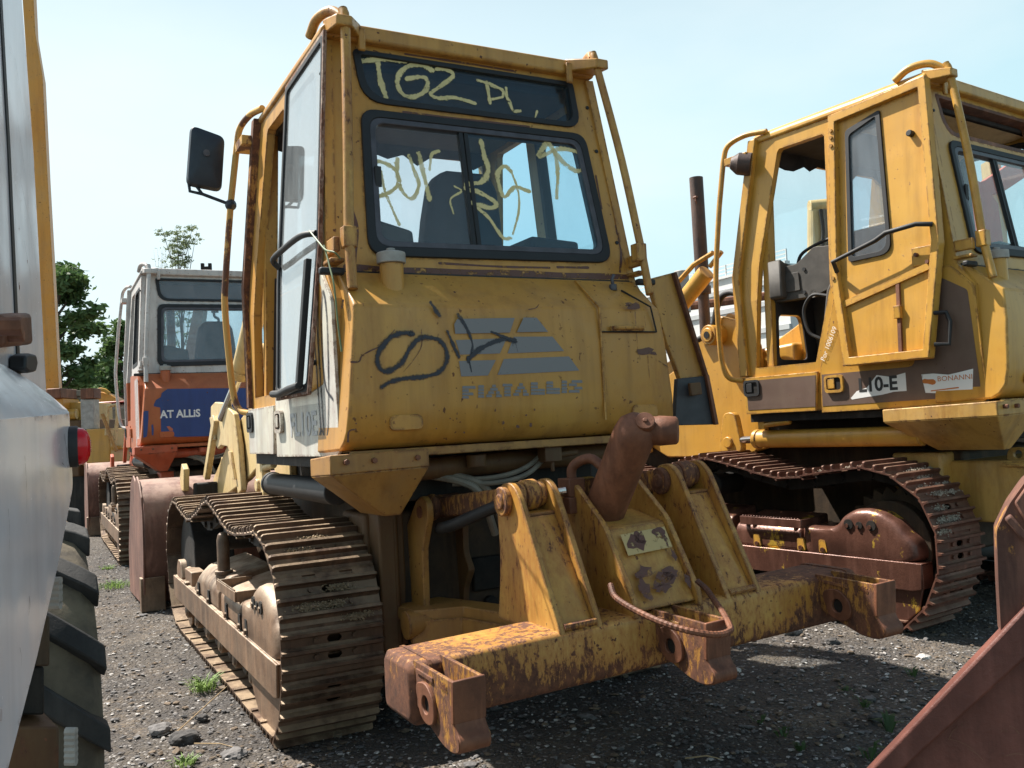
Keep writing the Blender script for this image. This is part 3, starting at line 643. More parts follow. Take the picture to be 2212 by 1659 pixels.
        if sx == 0:
            if st['brown']:
                plate('brown_band', M['brown'], pa, f, [(1.315, 1.43), (1.32, 1.655), (.68, 1.655), (.70, 1.43)], [], .0125, .0145)
                plate('brown_band', M['brown'], pb, f, rpoly([(.645, 1.43), (.635, 1.655), (-.08, 1.655), (-.10, 2.15), (-.30, 2.20), (-.46, 2.10), (-.50, 1.44)], [0, 0, .05, .02, .02, .02, .04], 3), [], .0045, .0065)
                sk = plate('torn_sticker', M['sticker'], pb, f, [(-.01, 1.62), (-.01, 1.50), (.08, 1.50), (.17, 1.485), (.30, 1.475), (.40, 1.465), (.41, 1.475), (.36, 1.52), (.28, 1.54), (.20, 1.62), (.10, 1.60)], [], .0067, .0077)
                fm = PL((.248, 0, 0), (0, -1, 0), (0, 0, 1))
                letters('sticker_lettering', 'L10-E', M['ink'], pb, fm, -.345, 1.515, .13, .0088, bold=.004, sx=.98)
                plate('torn_sticker', M['sticker'], pb, f, [(-.12, 1.60), (-.14, 1.48), (-.25, 1.47), (-.445, 1.46), (-.46, 1.61), (-.37, 1.595), (-.3, 1.585), (-.2, 1.60)], [], .0067, .0077)
                letters('sticker_lettering', 'BONANNI', M['orange_ink'], pb, fm, .225, 1.548, .045, .0088, sx=1.1)
                mb = MB(); ribbon(mb, fm, [(.18, 1.49), (.36, 1.50)], .007, .0088); ribbon(mb, fm, [(.14, 1.555), (.2, 1.545)], .03, .0088); mb.obj('sticker_print', M['orange_ink'], pb)
                letters('pen_note', 'Por 1006109', M['chalk'], pb, PL((.243, .60, 1.745), (0, -.47, .88), (0, .88, .47)), 0, 0, .055, .0068, sx=.9)
                pp = letters
            if st['name'] == 'm1':
                plate('yellow_patch', TK, pb, f, rpoly([(.50, 1.72), (.44, 2.28), (-.30, 2.26), (-.36, 2.2), (-.33, 1.74), (0, 1.70)], .02, 3), [], .0045, .0055)
                fm = PL((.248, 0, 0), (0, -1, 0), (0, 0, 1))
                letters('faded_lettering', 'FL10E', M['faint'], pb, fm, -.33, 1.50, .17, .0065, bold=.004, sx=1.25)
                mb = MB()
                for pts in ([(.12, 1.99), (.16, 1.93), (.19, 2.02), (.22, 1.9), (.24, 1.65), (.26, 1.48)], [(.27, 2.0), (.285, 1.8), (.30, 1.55), (.33, 1.47), (.38, 1.55), (.42, 1.8), (.43, 2.05), (.39, 2.18), (.34, 2.05), (.335, 1.85), (.37, 1.72), (.47, 1.66)], [(.22, 1.49), (.27, 1.52), (.33, 1.47), (.42, 1.47)]):
                    ribbon(mb, fm, pts, .022, .007)
                mb.obj('graffiti', M['blk'], pb)
            if st['orange']:
                fm = PL((.248, 0, 0), (0, -1, 0), (0, 0, 1))
                mb = MB()
                for x0, wd in ((.08, .035), (.16, .02), (.22, .05), (.32, .03), (.40, .05)): ribbon(mb, fm, [(x0, 1.42), (x0+.02, 2.2)], wd, .0065)
                mb.obj('painted_stripe', M['white'], pb); 
        for (y, z) in ((1.265, 1.60), (.53, 1.585)):
            fr = rpoly([(y-.075, z-.065), (y+.075, z-.065), (y+.075, z+.06), (y-.075, z+.06)], .03, 3)
            inn = rpoly([(y-.058, z-.045), (y+.058, z-.045), (y+.058, z+.042), (y-.058, z+.042)], .02, 3)
            hm = M['rub'] if y > 1 else SD if not st['brown'] else Y
            hd = plate('door_latch', hm, root, f, fr, [inn], .0128 if y > 1 else .007, .026)
            plate('latch_recess', M['black_iron'], hd, f, inn, [], .0148, .0155)
            plate('latch_paddle', hm, hd, f, [(y-.005, z-.035), (y+.05, z-.035), (y+.05, z+.035), (y-.005, z+.035)], [], .0156, .024, .003)
    # ---- cab: rear wall
    s0 = Vector((0, -.40, 2.265)); s1 = Vector((0, -.185, 3.52)); up_ = (s1-s0).normalized()
    cw = PL(s0, (1, 0, 0), up_); V = lambda z: (z-2.265)/up_.z
    def zz(p): return [(a, V(b)) for a, b in p]
    outer = zz([(.285, 2.275), (2.03, 2.275), (1.94, 3.53), (.36, 3.53)])
    w1o = zz(rpoly([(.505, 3.465), (.53, 3.175), (1.845, 3.18), (1.835, 3.465)], [.03, .13, .10, .03], 5))
    w1i = zz(rpoly([(.545, 3.440), (.568, 3.205), (1.805, 3.21), (1.80, 3.44)], [.02, .11, .08, .02], 5))
    w2o = zz(rpoly([(.515, 3.135), (.475, 2.355), (1.915, 2.375), (1.86, 3.145)], [.08, .10, .10, .08], 5))
    w2m = zz(rpoly([(.555, 3.095), (.52, 2.405), (1.87, 2.42), (1.82, 3.105)], [.07, .08, .08, .07], 5))
    w2i = zz(rpoly([(.585, 3.065), (.553, 2.435), (1.84, 2.45), (1.79, 3.075)], [.05, .06, .06, .05], 5))
    plate('rear_wall', CB, root, cw, outer, [w1o, w2o], -.06, 0)
    if st['brown']:
        plate('rusted_opening', M['rust'], root, cw, [tuple(Vector(p)) for p in w1o], [w1i], -.08, .001, .002)
        q = MB(); q.add([(.45, -.10, 3.39), (1.9, -.10, 3.39), (1.9, .35, 3.36), (.45, .35, 3.36)], [(0, 1, 2, 3)]); q.obj('ceiling_panel', M['y1s'], root)
    else:
        ob = plate('window_seal', M['gask'], root, cw, [tuple(Vector(p)) for p in w1o], [w1i], -.05, .012, .004)
        plate('rear_top_pane', M['glass'] if not st['orange'] else M['glass3'], root, cw, w1i, [], -.01, -.006)
    ob = plate('window_seal', M['gask'], root, cw, w2o, [w2m], -.05, .016, .004)
    fr = plate('window_frame', M['alu'], root, cw, w2m, [w2i], -.04, .012, .003)
    G2 = M['glass'] if not st['orange'] else M['glass3']
    if not st['orange']:
        mx_ = MB(); a0, a1 = V(3.075), V(2.44)
        for xx in (1.055, 1.085):
            mx_.loft([[cw(xx, a0, -.02), cw(xx+.022, a0, -.02), cw(xx+.022, a0, .006), cw(xx, a0, .006)], [cw(xx-.005, a1, -.02), cw(xx+.017, a1, -.02), cw(xx+.017, a1, .006), cw(xx-.005, a1, .006)]])
        mx_.obj('window_mullion', M['gask'], fr)
        plate('sliding_pane', M['glass_r' if st['name'] == 'm2' else 'glassL'], root, cw, zz([(.57, 3.07), (.54, 2.44), (1.06, 2.44), (1.065, 3.075)]), [], -.012, -.009)
        plate('sliding_pane', G2 if st['name'] == 'm1' else M['glass_r'], root, cw, zz([(1.09, 3.075), (1.085, 2.445), (1.85, 2.45), (1.80, 3.08)]), [], -.002, .001)
        lt = MB(); lt.box(tuple(cw(.55, V(2.72), .0)), tuple(cw(.585, V(2.82), .03))); lt.obj('pane_latch', M['rub'], fr, .004)
    else:
        plate('rear_pane', G2, root, cw, w2i, [], -.002, .001)
    for (bx, bz) in ((.33, 3.30), (.44, 3.33), (1.915, 3.32), (1.93, 3.05), (1.97, 2.5), (.33, 3.0)):
        q = MB(); q.cyl(cw(bx, V(bz), -.001), cw(bx, V(bz), .006), .011, 8); q.obj('plug', M['gask'], root)
    q = MB(); q.box((.30, -.405, 2.262), (2.01, -.30, 2.277)); q.obj('cab_gap_strip', M['gask'], root)  # black strip stands in for the dark gap between cab and tank
    # roof
    rf = MB(); rp_ = rpoly([(.33, 3.50), (1.97, 3.50), (1.965, 3.545), (1.92, 3.585), (.38, 3.585), (.335, 3.545)], .0)
    rf.loft([[(x, -.235, z) for x, z in rp_], [(x, 1.20, z-.01) for x, z in rp_]]); rf.obj('roof', CB, root, .016, seg=3)
    ln = MB(); ln.box((.40, -.12, 3.40), (1.90, 1.10, 3.47)); ln.obj('roof_lining', M['lining'], root, .01)
    dr = MB(); nseg = 14
    rr = random.Random(5); top = [(.42+1.46*k/nseg, 1.02, 3.40) for k in range(nseg+1)]; bot = [(.42+1.46*k/nseg, 1.03+.03*rr.random(), 3.36-.09*rr.random()) for k in range(nseg+1)]
    dr.add(top+bot, [(k, k+1, nseg+2+k, nseg+1+k) for k in range(nseg)]); dr.obj('torn_lining', M['lining'], root)
    # inner corner posts, front frame
    fw_ = PL((0, 1.16, 0), (1, 0, 0), (0, 0, 1), flip=True)
    plate('front_wall', CB, root, fw_, [(.30, 1.75), (2.02, 1.75), (1.96, 3.5), (.36, 3.5)], [rpoly([(.40, 2.50), (.44, 3.38), (1.88, 3.38), (1.92, 2.50)], .05, 3)] + ([rpoly([(.36, 1.80), (.38, 2.15), (.70, 2.15), (.75, 1.80)], .05, 3)] if st['brown'] else []), -.06, 0)
    plate('dark_inner_plate', M['lining'], root, fw_, [(.34, 1.75), (1.98, 1.75), (1.95, 2.49), (.38, 2.49)], [rpoly([(.36, 1.80), (.38, 2.15), (.66, 2.15), (.70, 1.80)], .05, 3)] if st['brown'] else [], -.075, -.062)  # dark plate added to paint in the shaded inside of the front wall
    plate('windscreen', M['glass_r'], root, fw_, rpoly([(.39, 2.49), (.43, 3.39), (1.89, 3.39), (1.93, 2.49)], .05, 3), [], -.03, -.027)
    ds = MB(); ds.prism('x', [(1.08, 1.75), (1.10, 2.50), (.98, 2.52), (.80, 2.46), (.74, 2.20), (.85, 2.15), (.86, 1.75)], .80 if st['brown'] else .42, 1.85); ds.obj('dashboard', M['dash'], root, .02)
    if st['brown']:
        dd = MB(); dd.prism('y', rpoly([(.30, 2.26), (.62, 2.26), (.62, 2.50), (.36, 2.53), (.30, 2.56)], .02, 2), .98, 1.10); dk = dd.obj('dash_end', M['dash'], root, .015)
        sidep = PL((.30, 0, 0), (0, 1, 0), (0, 0, 1), flip=True)
        dm_ = plate('dash_side', M['dash'], root, sidep, rpoly([(1.17, 2.24), (1.14, 2.58), (1.08, 2.50), (.88, 2.50), (.72, 2.60), (.54, 2.58), (.50, 2.30), (.74, 2.24)], .02, 2), [], -.14, -.06, .01)
        plate('glove_lid', M['dash'], dm_, sidep, rpoly([(1.07, 2.30), (1.06, 2.44), (.86, 2.44), (.85, 2.30)], .01, 2), [], -.058, -.05, .004)
        for (yy, z_) in ((1.10, 2.27), (1.09, 2.47), (.81, 2.45), (.82, 2.28), (.97, 2.40)):
            q = MB(); q.cyl((.352, yy, z_), (.362, yy, z_), .014, 10); q.obj('knob', M['rub'], dm_)
        q = MB(); q.cyl((.36, .75, 2.26), (.372, .75, 2.26), .03, 16); q.obj('dial', M['panelgrey'], dm_)
        cs = MB(); cs.prism('x', [(.70, 1.76), (.63, 1.76), (.50, 2.28), (.56, 2.32), (.60, 2.26)], .31, .47); cs.obj('side_console', M['dash'], root, .015)
        gh = MB(); gh.tube(smooth_pts([(.33, .60, 2.22), (.31, .72, 2.24), (.31, .80, 2.14), (.31, .77, 1.98), (.33, .69, 1.92)], 6), .013, 8); gh.obj('grab_handle', M['rub'], root, 0, True)
        gh = MB(); gh.tube(smooth_pts([(.50, .98, 2.50), (.50, .92, 2.60), (.50, .70, 2.66), (.50, .50, 2.66)], 6), .013, 8); gh.obj('grab_handle', M['rub'], root, 0, True)
    fl = MB(); fl.box((.34, -.3, 1.68), (1.98, 1.1, 1.74)); fl.obj('cab_floor', M['black_iron'], root)
    SM = M['seat'] if not st['orange'] else M['seat3']
    se = MB(); se.loft([[(1.05+dx*.9-.02, .22+dy, z) for dx, dy in ((0, 0), (.46, 0), (.46, .12), (0, .12))] for z in (2.1,)] + [[(1.00+i0, .20-(z-2.1)*.12+dy, z) for i0, dy in ((ins, 0), (.52-ins, 0), (.52-ins, .13), (ins, .13))] for z, ins in ((2.3, -.02), (2.7, .02), (2.88, .05), (2.95, .09), (2.975, .15))])
    se.obj('seat_back', SM, root, .03, True, 3)
    se = MB(); se.box((1.0, .25, 2.0), (1.5, .75, 2.14)); se.box((1.1, .3, 1.74), (1.4, .6, 2.0)); se.obj('seat_cushion', SM, root, .03)
    cs = MB(); cs.prism('y', [(.40, 1.74), (.98, 1.74), (.90, 2.60), (.66, 2.66), (.40, 2.66)], .05, .5); cs.obj('side_box', M['dash'], root, .02)
    cs = MB(); cs.prism('y', [(1.55, 1.74), (1.95, 1.74), (1.95, 2.58), (1.62, 2.60)], .0, .5); cs.obj('side_box', M['seat'], root, .02)
    cl = MB(); cl.tube([(1.25, .85, 1.74), (1.25, .72, 2.42)], .03, 10); cl.obj('steering_column', M['rub'], root)
    sw = MB(); c0 = Vector((1.25, .70, 2.46)); ax = Vector((0, -.35, 1)).normalized(); u_ = Vector((1, 0, 0)); v_ = ax.cross(u_)
    sw.tube([c0+(u_*cos(2*pi*k/24)+v_*sin(2*pi*k/24))*.19 for k in range(25)], .014, 8, False)
    for k in range(3): sw.tube([c0, c0+(u_*cos(2.1*k)+v_*sin(2.1*k))*.19], .01, 6)
    sw.obj('steering_wheel', M['rub'], root, 0, True)
    # rails, brackets and lamps at the rear corners
    HB = st['rail']
    q = MB(); q.tube(smooth_pts([(.42, -.33, 3.60), (.42, -.36, 3.50), (.375, -.46, 2.95), (.335, -.53, 2.42)], 5)+[Vector((.325, -.58, 2.16))], .025, 12); q.obj('corner_rail', HB, root, 0, True)
    q = MB(); q.tube(smooth_pts([(1.90, -.33, 3.60), (1.905, -.36, 3.50), (1.965, -.46, 2.95), (2.015, -.53, 2.42)], 5)+[Vector((2.0, -.60, 2.17))], .022, 12); q.obj('corner_rail', HB, root, 0, True)
    for sx in (0, 1):
        f = (lambda v: v) if sx == 0 else (lambda v: 2.325-v)
        b_ = MB(); b_.add([], [])
        b_.hexa([(f(.355), -.20, 3.515), (f(.365), -.395, 3.49), (f(.445), -.395, 3.49), (f(.55), -.22, 3.515), (f(.355), -.20, 3.592), (f(.365), -.395, 3.545), (f(.445), -.395, 3.545), (f(.55), -.22, 3.592)])
        b_.box((f(.52), -.26, 3.44), (f(.56), -.24, 3.56))
        b_.obj('roof_bracket', CB, root, .008)
        b_ = MB(); b_.tube(smooth_pts([(f(.34), -.02, 3.575), (f(.35), -.12, 3.625), (f(.385), -.24, 3.625), (f(.42), -.32, 3.57)], 6), .025, 12); b_.obj('roof_rail_end', HB, root, 0, True)
        b_ = MB(); b_.box((f(.30), -.565, 2.36), (f(.365), -.50, 2.46)); b_.box((f(.27), -.50, 2.35), (f(.30), -.38, 2.42)); b_.box((f(.25), -.50, 2.30), (f(.32), -.38, 2.32)); b_.obj('rail_bracket', HB, root, .006)
        b_ = MB(); b_.box((f(.20), -.50, 2.24), (f(.32), -.46, 2.275)); b_.obj('door_stop', M['rub'], root, .01)
    rl = MB(); rl.tube(smooth_pts([(.335, 1.05, 3.555), (.30, 1.24, 3.57), (.262, 1.38, 3.52), (.245, 1.42, 3.40)], 5)+smooth_pts([(.20, 1.45, 3.04), (.16, 1.48, 2.60), (.145, 1.485, 2.36), (.165, 1.50, 1.98), (.18, 1.50, 1.80), (.205, 1.46, 1.69), (.25, 1.36, 1.66)], 5), .021, 12); rlo = rl.obj('grab_rail', st['rail2'], root, 0, True)
    rl = MB(); rl.box((.23, 1.18, 3.36), (.33, 1.40, 3.42)); rl.obj('rail_bracket', st['rail2'], root, .005)
    if st['brown']:
        q = MB(); q.tube([(.24, 1.27, 3.35), (.30, 1.19, 3.33)], [.085, .09], 20); q.tube([(.24, 1.27, 3.35), (.20, 1.31, 3.36)], [.085, .04], 20); q.obj('work_lamp', M['stack'], root, .004)
    # pillars (left front, hollow section) 
    for f in ((lambda v: v), (lambda v: 2.32-v)):
        q = MB(); q.loft([[(f(.235), 1.30, 1.69), (f(.235), 1.38, 1.69), (f(.34), 1.38, 1.69), (f(.34), 1.30, 1.69)], [(f(.235), 1.33, 2.47), (f(.235), 1.40, 2.47), (f(.34), 1.40, 2.47), (f(.34), 1.33, 2.47)], [(f(.30), 1.14, 3.52), (f(.30), 1.21, 3.52), (f(.39), 1.21, 3.52), (f(.39), 1.14, 3.52)]])
        q.obj('front_pillar', CB if st['name'] != 'm1' else M['y1b'], root, .006)
    # ---- cab door, swung back flat against the side
    if st['door']:
        dx = st['door_x']
        def DP(y): return dx-(.45-y)*st['door_slant']
        dpl = PL((dx-1.7*.083, .48, 0), (st['door_slant']*-1, -1, 0), (.083, 0, 1))   # u runs rearward
        o_ = [(0, 3.50), (.0, 2.36), (.10, 1.70), (.74, 1.70), (.83, 2.42), (.76, 3.52)]
        i_ = [(.055, 3.44), (.055, 2.37), (.145, 1.755), (.70, 1.755), (.775, 2.42), (.71, 3.46)]
        wn = rpoly([(.12, 3.36), (.13, 2.42), (.47, 2.42), (.40, 3.42)], [.03, .03, .09, .02], 5) if st['brown'] else rpoly([(.012, 3.48), (.012, 2.36), (.108, 1.715), (.725, 1.715), (.815, 2.42), (.748, 3.50)], .02, 3)
        wi = rpoly([(.15, 3.32), (.16, 2.45), (.44, 2.45), (.37, 3.385)], [.03, .03, .08, .02], 5) if st['brown'] else rpoly([(.045, 3.45), (.045, 2.37), (.135, 1.755), (.71, 1.755), (.79, 2.42), (.728, 3.47)], .03, 3)
        DM = CB
        dfr = plate('door_frame', DM if st['brown'] else M['doorf'], root, dpl, o_, [i_ if st['brown'] else [(.02, 3.47), (.02, 2.36), (.115, 1.725), (.72, 1.725), (.81, 2.42), (.742, 3.495)]], -.03 if st['brown'] else -.008, .035 if st['brown'] else .012, .004)
        if st['brown']: plate('door_skin', DM, dfr, dpl, i_, [wn], -.02, -.008)
        plate('door_seal', M['gask'], dfr, dpl, wn, [wi], -.028 if st['brown'] else -.010, .006 if st['brown'] else .014, .003)
        plate('door_pane', M['glass_d'] if not st['brown'] else M['glass3b'], dfr, dpl, wi, [], -.012 if st['brown'] else .000, -.008 if st['brown'] else .003)
        bar = MB()
        if st['brown']:
            bar.tube([dpl(.06, 2.36, .035), dpl(.08, 2.42, .10), dpl(.42, 2.50, .10), dpl(.50, 2.535, .10), dpl(.72, 2.545, .10), dpl(.79, 2.54, .035)], .016, 10)
            bar.obj('door_grab_bar', M['rub'], dfr, 0, True)
            b2 = MB(); b2.loft([[dpl(.055, 2.10, -.008), dpl(.055, 2.145, -.008), dpl(.055, 2.145, .012), dpl(.055, 2.10, .012)], [dpl(.77, 2.27, -.008), dpl(.77, 2.315, -.008), dpl(.77, 2.315, .012), dpl(.77, 2.27, .012)]]); b2.obj('door_rib', DM, dfr)
            b2 = MB(); b2.loft([[dpl(.51, 1.76, -.008), dpl(.535, 1.76, -.008), dpl(.535, 1.76, .01), dpl(.51, 1.76, .01)], [dpl(.50, 2.21, -.008), dpl(.525, 2.21, -.008), dpl(.525, 2.21, .01), dpl(.50, 2.21, .01)]]); b2.obj('door_rod', M['rust'], dfr)
            b2 = MB(); b2.box(tuple(dpl(.49, 1.98, -.008)), tuple(dpl(.54, 2.06, .03))); b2.obj('rod_clip', DM, dfr, .004)
            b2 = MB(); b2.box(tuple(dpl(.62, 2.30, -.008)), tuple(dpl(.76, 2.42, .006))); b2.obj('lock_plate', DM, dfr, .004)
            for u0, v0 in ((.66, 2.37), (.74, 2.31)): q = MB(); q.cyl(dpl(u0, v0, .0), dpl(u0, v0, .03), .013, 10); q.obj('bolt', M['rust'], dfr)
            q = MB(); q.cyl(dpl(.635, 3.18, -.01), dpl(.635, 3.18, .03), .022, 12); q.obj('door_knob', M['rub'], dfr, .005)
            q = MB(); q.tube([dpl(.765, 1.98, .02), dpl(.83, 1.98, -.02), dpl(.85, 1.92, -.03), dpl(.84, 1.78, -.03), dpl(.77, 1.78, .02)], .014, 8); q.obj('door_handle', M['rub'], dfr)
        else:
            bar.tube(smooth_pts([dpl(.05, 2.44, .012), dpl(.08, 2.475, .055), dpl(.30, 2.485, .06), dpl(.66, 2.485, .06), dpl(.79, 2.48, .015)], 4), .016, 10)
            bar.obj('door_grab_bar', M['rub'], dfr, 0, True)
            q = MB(); q.loft([[dpl(.71, 2.36, .02), dpl(.755, 2.36, .02), dpl(.755, 2.36, .05), dpl(.71, 2.36, .05)], [dpl(.64, 1.74, .02), dpl(.685, 1.74, .02), dpl(.685, 1.74, .05), dpl(.64, 1.74, .05)]]); q.tube([dpl(.10, 1.735, .03), dpl(.30, 1.725, .04), dpl(.5, 1.74, .04), dpl(.68, 1.745, .04)], .02, 8); q.obj('loose_seal', M['rub'], dfr, .004)
            q = MB(); q.tube([dpl(.72, 2.08, -.02), dpl(.74, 2.06, -.10), dpl(.71, 1.88, -.10), dpl(.69, 1.86, -.02)], .014, 8); q.obj('door_handle', M['rub'], dfr)
        for v0 in ((3.38, 3.33, 3.27, 2.44, 2.32) if st['brown'] else ()): q = MB(); q.cyl(dpl(.028, v0, .03), dpl(.028, v0, .045), .014, 8); q.obj('hinge_bolt', M['rust'] if not st['brown'] else Y, dfr)
    # ---- lift arms, towers, cylinders, bucket
    for sx in (0, 1):
        f = (lambda v: v) if sx == 0 else mir
        AR = st['arm']
        tp = MB(); tp.prism('x', rpoly([(1.38, 1.12), (1.40, 1.95), (1.55, 2.15), (1.78, 2.23), (1.98, 2.14), (2.29, 1.84), (2.58, 1.73), (3.11, 1.60), (3.6, 1.40), (4.22, 1.14), (4.18, 1.0), (3.54, 1.03), (2.75, 1.17)] + ([(2.5, 1.05), (1.7, 1.05)] if st['brown'] else [(2.3, 1.29), (2.08, 1.335), (1.92, 1.325), (1.80, 1.26), (1.72, 1.12)]), .02, 2), f(.50), f(.55)); tp.obj('lift_tower', AR, root, .01)
        ar = MB(); ar.prism('x', [(1.62, 2.18), (1.72, 2.06), (2.2, 1.84), (3.0, 1.45), (3.55, 1.03), (4.05, .88), (4.2, .98), (4.18, 1.10), (3.5, 1.62), (3.1, 1.72), (2.5, 1.92), (1.95, 2.17), (1.78, 2.26)], f(.60), f(.66)); ar.obj('lift_arm', AR, root, .012)
        pv = MB(); pv.cyl((f(.36), 1.80, 2.07), (f(.60), 1.80, 2.07), .085, 24); pv.cyl((f(.345), 1.80, 2.07), (f(.36), 1.80, 2.07), .06, 20); pvo = pv.obj('pivot_hub', AR, root, .01)
        q = MB(); q.cyl((f(.340), 1.80, 2.07), (f(.347), 1.80, 2.07), .03, 16); q.obj('pivot_pin', M['black_iron'], pvo)
        cy = MB(); cy.cyl((f(.38), 1.36, 1.20), (f(.38), -.02, 1.20), .068, 24); cy.cyl((f(.38), 1.38, 1.20), (f(.38), 1.34, 1.20), .075, 24); cyo = cy.obj('lift_cylinder', st['arm'] if not st['dark_cyl'] else M['rub'], root, .006)
        q = MB(); q.cyl((f(.38), 1.38, 1.20), (f(.38), 1.62, 1.19), .03, 14); q.obj('piston_rod', M['chrome'], cyo)
        q = MB(); q.prism('x', rpoly([(1.50, 1.10), (1.75, 1.10), (1.68, 1.42), (1.56, 1.42)], .05, 3), f(.35), f(.41)); q.cyl((f(.33), 1.64, 1.18), (f(.43), 1.64, 1.18), .045, 16); q.obj('cylinder_eye', AR, root, .006)
        q = MB(); q.cyl((f(.30), .98, 1.33), (f(.30), 1.22, 1.31), .022, 10); q.box((f(.28), 1.21, 1.28), (f(.33), 1.27, 1.34)); q.obj('side_pipe', AR, root, .004)
    lkp = MB(); lkp.prism('x', [(3.85, 1.80), (3.65, 1.83), (3.21, 1.80), (2.86, 1.70), (2.72, 1.45), (2.66, 1.10), (2.80, 1.06), (2.90, 1.25), (3.15, 1.44), (3.45, 1.45), (3.60, 1.42), (3.80, 1.50), (3.88, 1.66)], .44, .485); lk = lkp.obj('tilt_lever', AR, root, .008)
    for yz_ in ((3.75, 1.70, 3.62, 1.50), (2.98, 1.40, 2.84, 1.18)):
        q = MB(); q.loft([[(.415, yz_[0]-.04, yz_[1]), (.415, yz_[0]+.04, yz_[1]), (.44, yz_[0]+.04, yz_[1]), (.44, yz_[0]-.04, yz_[1])], [(.415, yz_[2]-.04, yz_[3]), (.415, yz_[2]+.04, yz_[3]), (.44, yz_[2]+.04, yz_[3]), (.44, yz_[2]-.04, yz_[3])]]); q.obj('lever_pad', AR, lk, .006)
    q = MB(); q.cyl((.50, 1.9, 2.62), (.48, 2.7, 2.02), .075, 20); q.cyl((.48, 2.66, 2.05), (.48, 2.72, 2.0), .083, 20); to = q.obj('tilt_cylinder', AR, root, .006)
    q = MB(); q.cyl((.48, 2.7, 2.02), (.44, 3.35, 1.68), .035, 14); q.obj('piston_rod', M['chrome'], to)
    q = MB(); q.cyl((.50, 1.86, 2.66), (.50, 1.72, 2.76), .02, 10); q.tube([(.46, 1.78, 2.76), (.46, 2.0, 2.70), (.46, 2.2, 2.58), (.47, 2.5, 2.3)], .022, 8); q.obj('cylinder_pipe', AR, to)
    q = MB(); q.loft([[(.40, 3.48, 1.66), (.40, 3.56, 1.72), (.45, 3.56, 1.72), (.45, 3.48, 1.66)], [(.40, 4.06, 1.14), (.40, 4.16, 1.17), (.45, 4.16, 1.17), (.45, 4.06, 1.14)]]); q.obj('tilt_link', AR, root, .008)
    # bucket
    BK = M['bucket'] if not st['brown'] else M['redox']
    prof = [(4.35, .12), (4.22, .30), (4.12, .55), (4.08, .78), (4.14, .98), (4.28, 1.10), (4.48, 1.155), (4.75, 1.16), (5.0, 1.14)]
    prof_in = [(y+.03, z-.02) for y, z in prof][::-1]
    bk = MB(); loopp = prof+[(5.0, 1.11)]+prof_in[1:-1]+[(5.35, .06), (5.35, .03), (4.4, .03)]
    bk.prism('x', [(4.35, .12)]+smoothed(prof)[1:]+[(5.0, 1.12)]+[(y+.03, z-.03) for y, z in smoothed(prof)[::-1]][1:-1]+[(4.42, .10), (5.4, .05), (5.4, .02), (4.4, .04)], -.12, 2.45); bko = bk.obj('bucket', BK, root, .004)
    for xx in (-.135, 2.45):
        q = MB(); q.prism('x', [(4.22, .05), (4.12, .55), (4.10, .80), (4.16, 1.02), (4.30, 1.14), (4.48, 1.20), (4.62, 1.15), (4.80, 1.20), (5.05, 1.12), (5.45, .45), (5.45, .02)], xx, xx+.015); q.obj('bucket_side', BK, bko, .004)
    q = MB(); q.box((-.155, 4.2, -.0), (.05, 4.32, .30)); q.obj('wear_plate', M['guard'], bko, .006)
    q = MB(); q.prism('x', [(4.10, 1.05), (4.05, 1.25), (4.18, 1.30), (4.30, 1.18), (4.3, 1.05)], .22, .27); q.obj('bucket_lug', AR, bko, .008); q = MB(); q.prism('x', [(4.10, 1.05), (4.02, 1.32), (4.10, 1.34), (4.30, 1.14), (4.3, 1.05)], .56, .61); q.obj('bucket_lug', AR, bko, .008); q = MB(); q.box((.30, 4.0, .98), (.55, 4.10, 1.12)); q.obj('bucket_hinge', M['black_iron'], bko, .02)
    # exhaust and hood
    hd = MB(); hd.prism('x', [(1.18, 1.30), (1.18, 1.95), (2.9, 1.85), (3.0, 1.3)], .66, 1.66); hd.obj('engine_hood', AR, root, .03)
    ex = MB(); ex.tube([(1.0, 2.42, 1.7), (1.0, 2.42, 2.55)], .052, 20); ex.tube([(1.0, 2.42, 2.53), (1.0, 2.42, 2.60)], .075, 20); ex.tube([(1.0, 2.42, 2.60), (1.0, 2.42, 3.62)], .0635, 20, False); exo = ex.obj('exhaust_stack', M['stack'], root, 0, True)
    q = MB(); q.cyl((.93, 2.40, 3.42), (.93, 2.36, 3.42), .012, 8); q.tube([(.93, 2.38, 3.44), (.92, 2.37, 3.38), (.935, 2.37, 3.36)], .006, 6); q.obj('flap_hook', M['rust'], exo)
    if st['flap']:
        FF = Frame(O, H); G_ = lambda x, y, Y_: tuple(FF.un(x, y, 1, Y_))
        def slab(pts, d0=.0, d1=.035): q = MB(); P_ = [Vector(G_(x, y, Y_)) for x, y, Y_ in pts]; q.loft([[p+Vector((0, d0, 0)) for p in P_], [p+Vector((0, d1, 0)) for p in P_]]); return q
        fo = slab([(1400, 603, -.42), (1453, 589, -.44), (1521, 812, -.48), (1470, 822, -.45), (1440, 740, -.44)]).obj('open_side_panel', TK, root, .006)
        slab([(1449, 590, -.445), (1455, 589, -.445), (1524, 812, -.485), (1518, 813, -.485)], -.03, .0).obj('panel_edge', M['y1b'], fo, .003)
        slab([(1464, 818, -.47), (1523, 812, -.49), (1543, 917, -.50), (1458, 919, -.47)]).obj('panel_bottom', M['char'], fo, .004)
        slab([(1520, 810, -.495), (1526, 810, -.495), (1547, 917, -.505), (1540, 918, -.505)], -.025, .0).obj('panel_edge', M['rust'], fo, .003)
        slab([(1484, 828, -.50), (1508, 826, -.51), (1512, 852, -.51), (1488, 856, -.50)], -.025, .0).obj('panel_latch', M['y1d'], fo, .006)
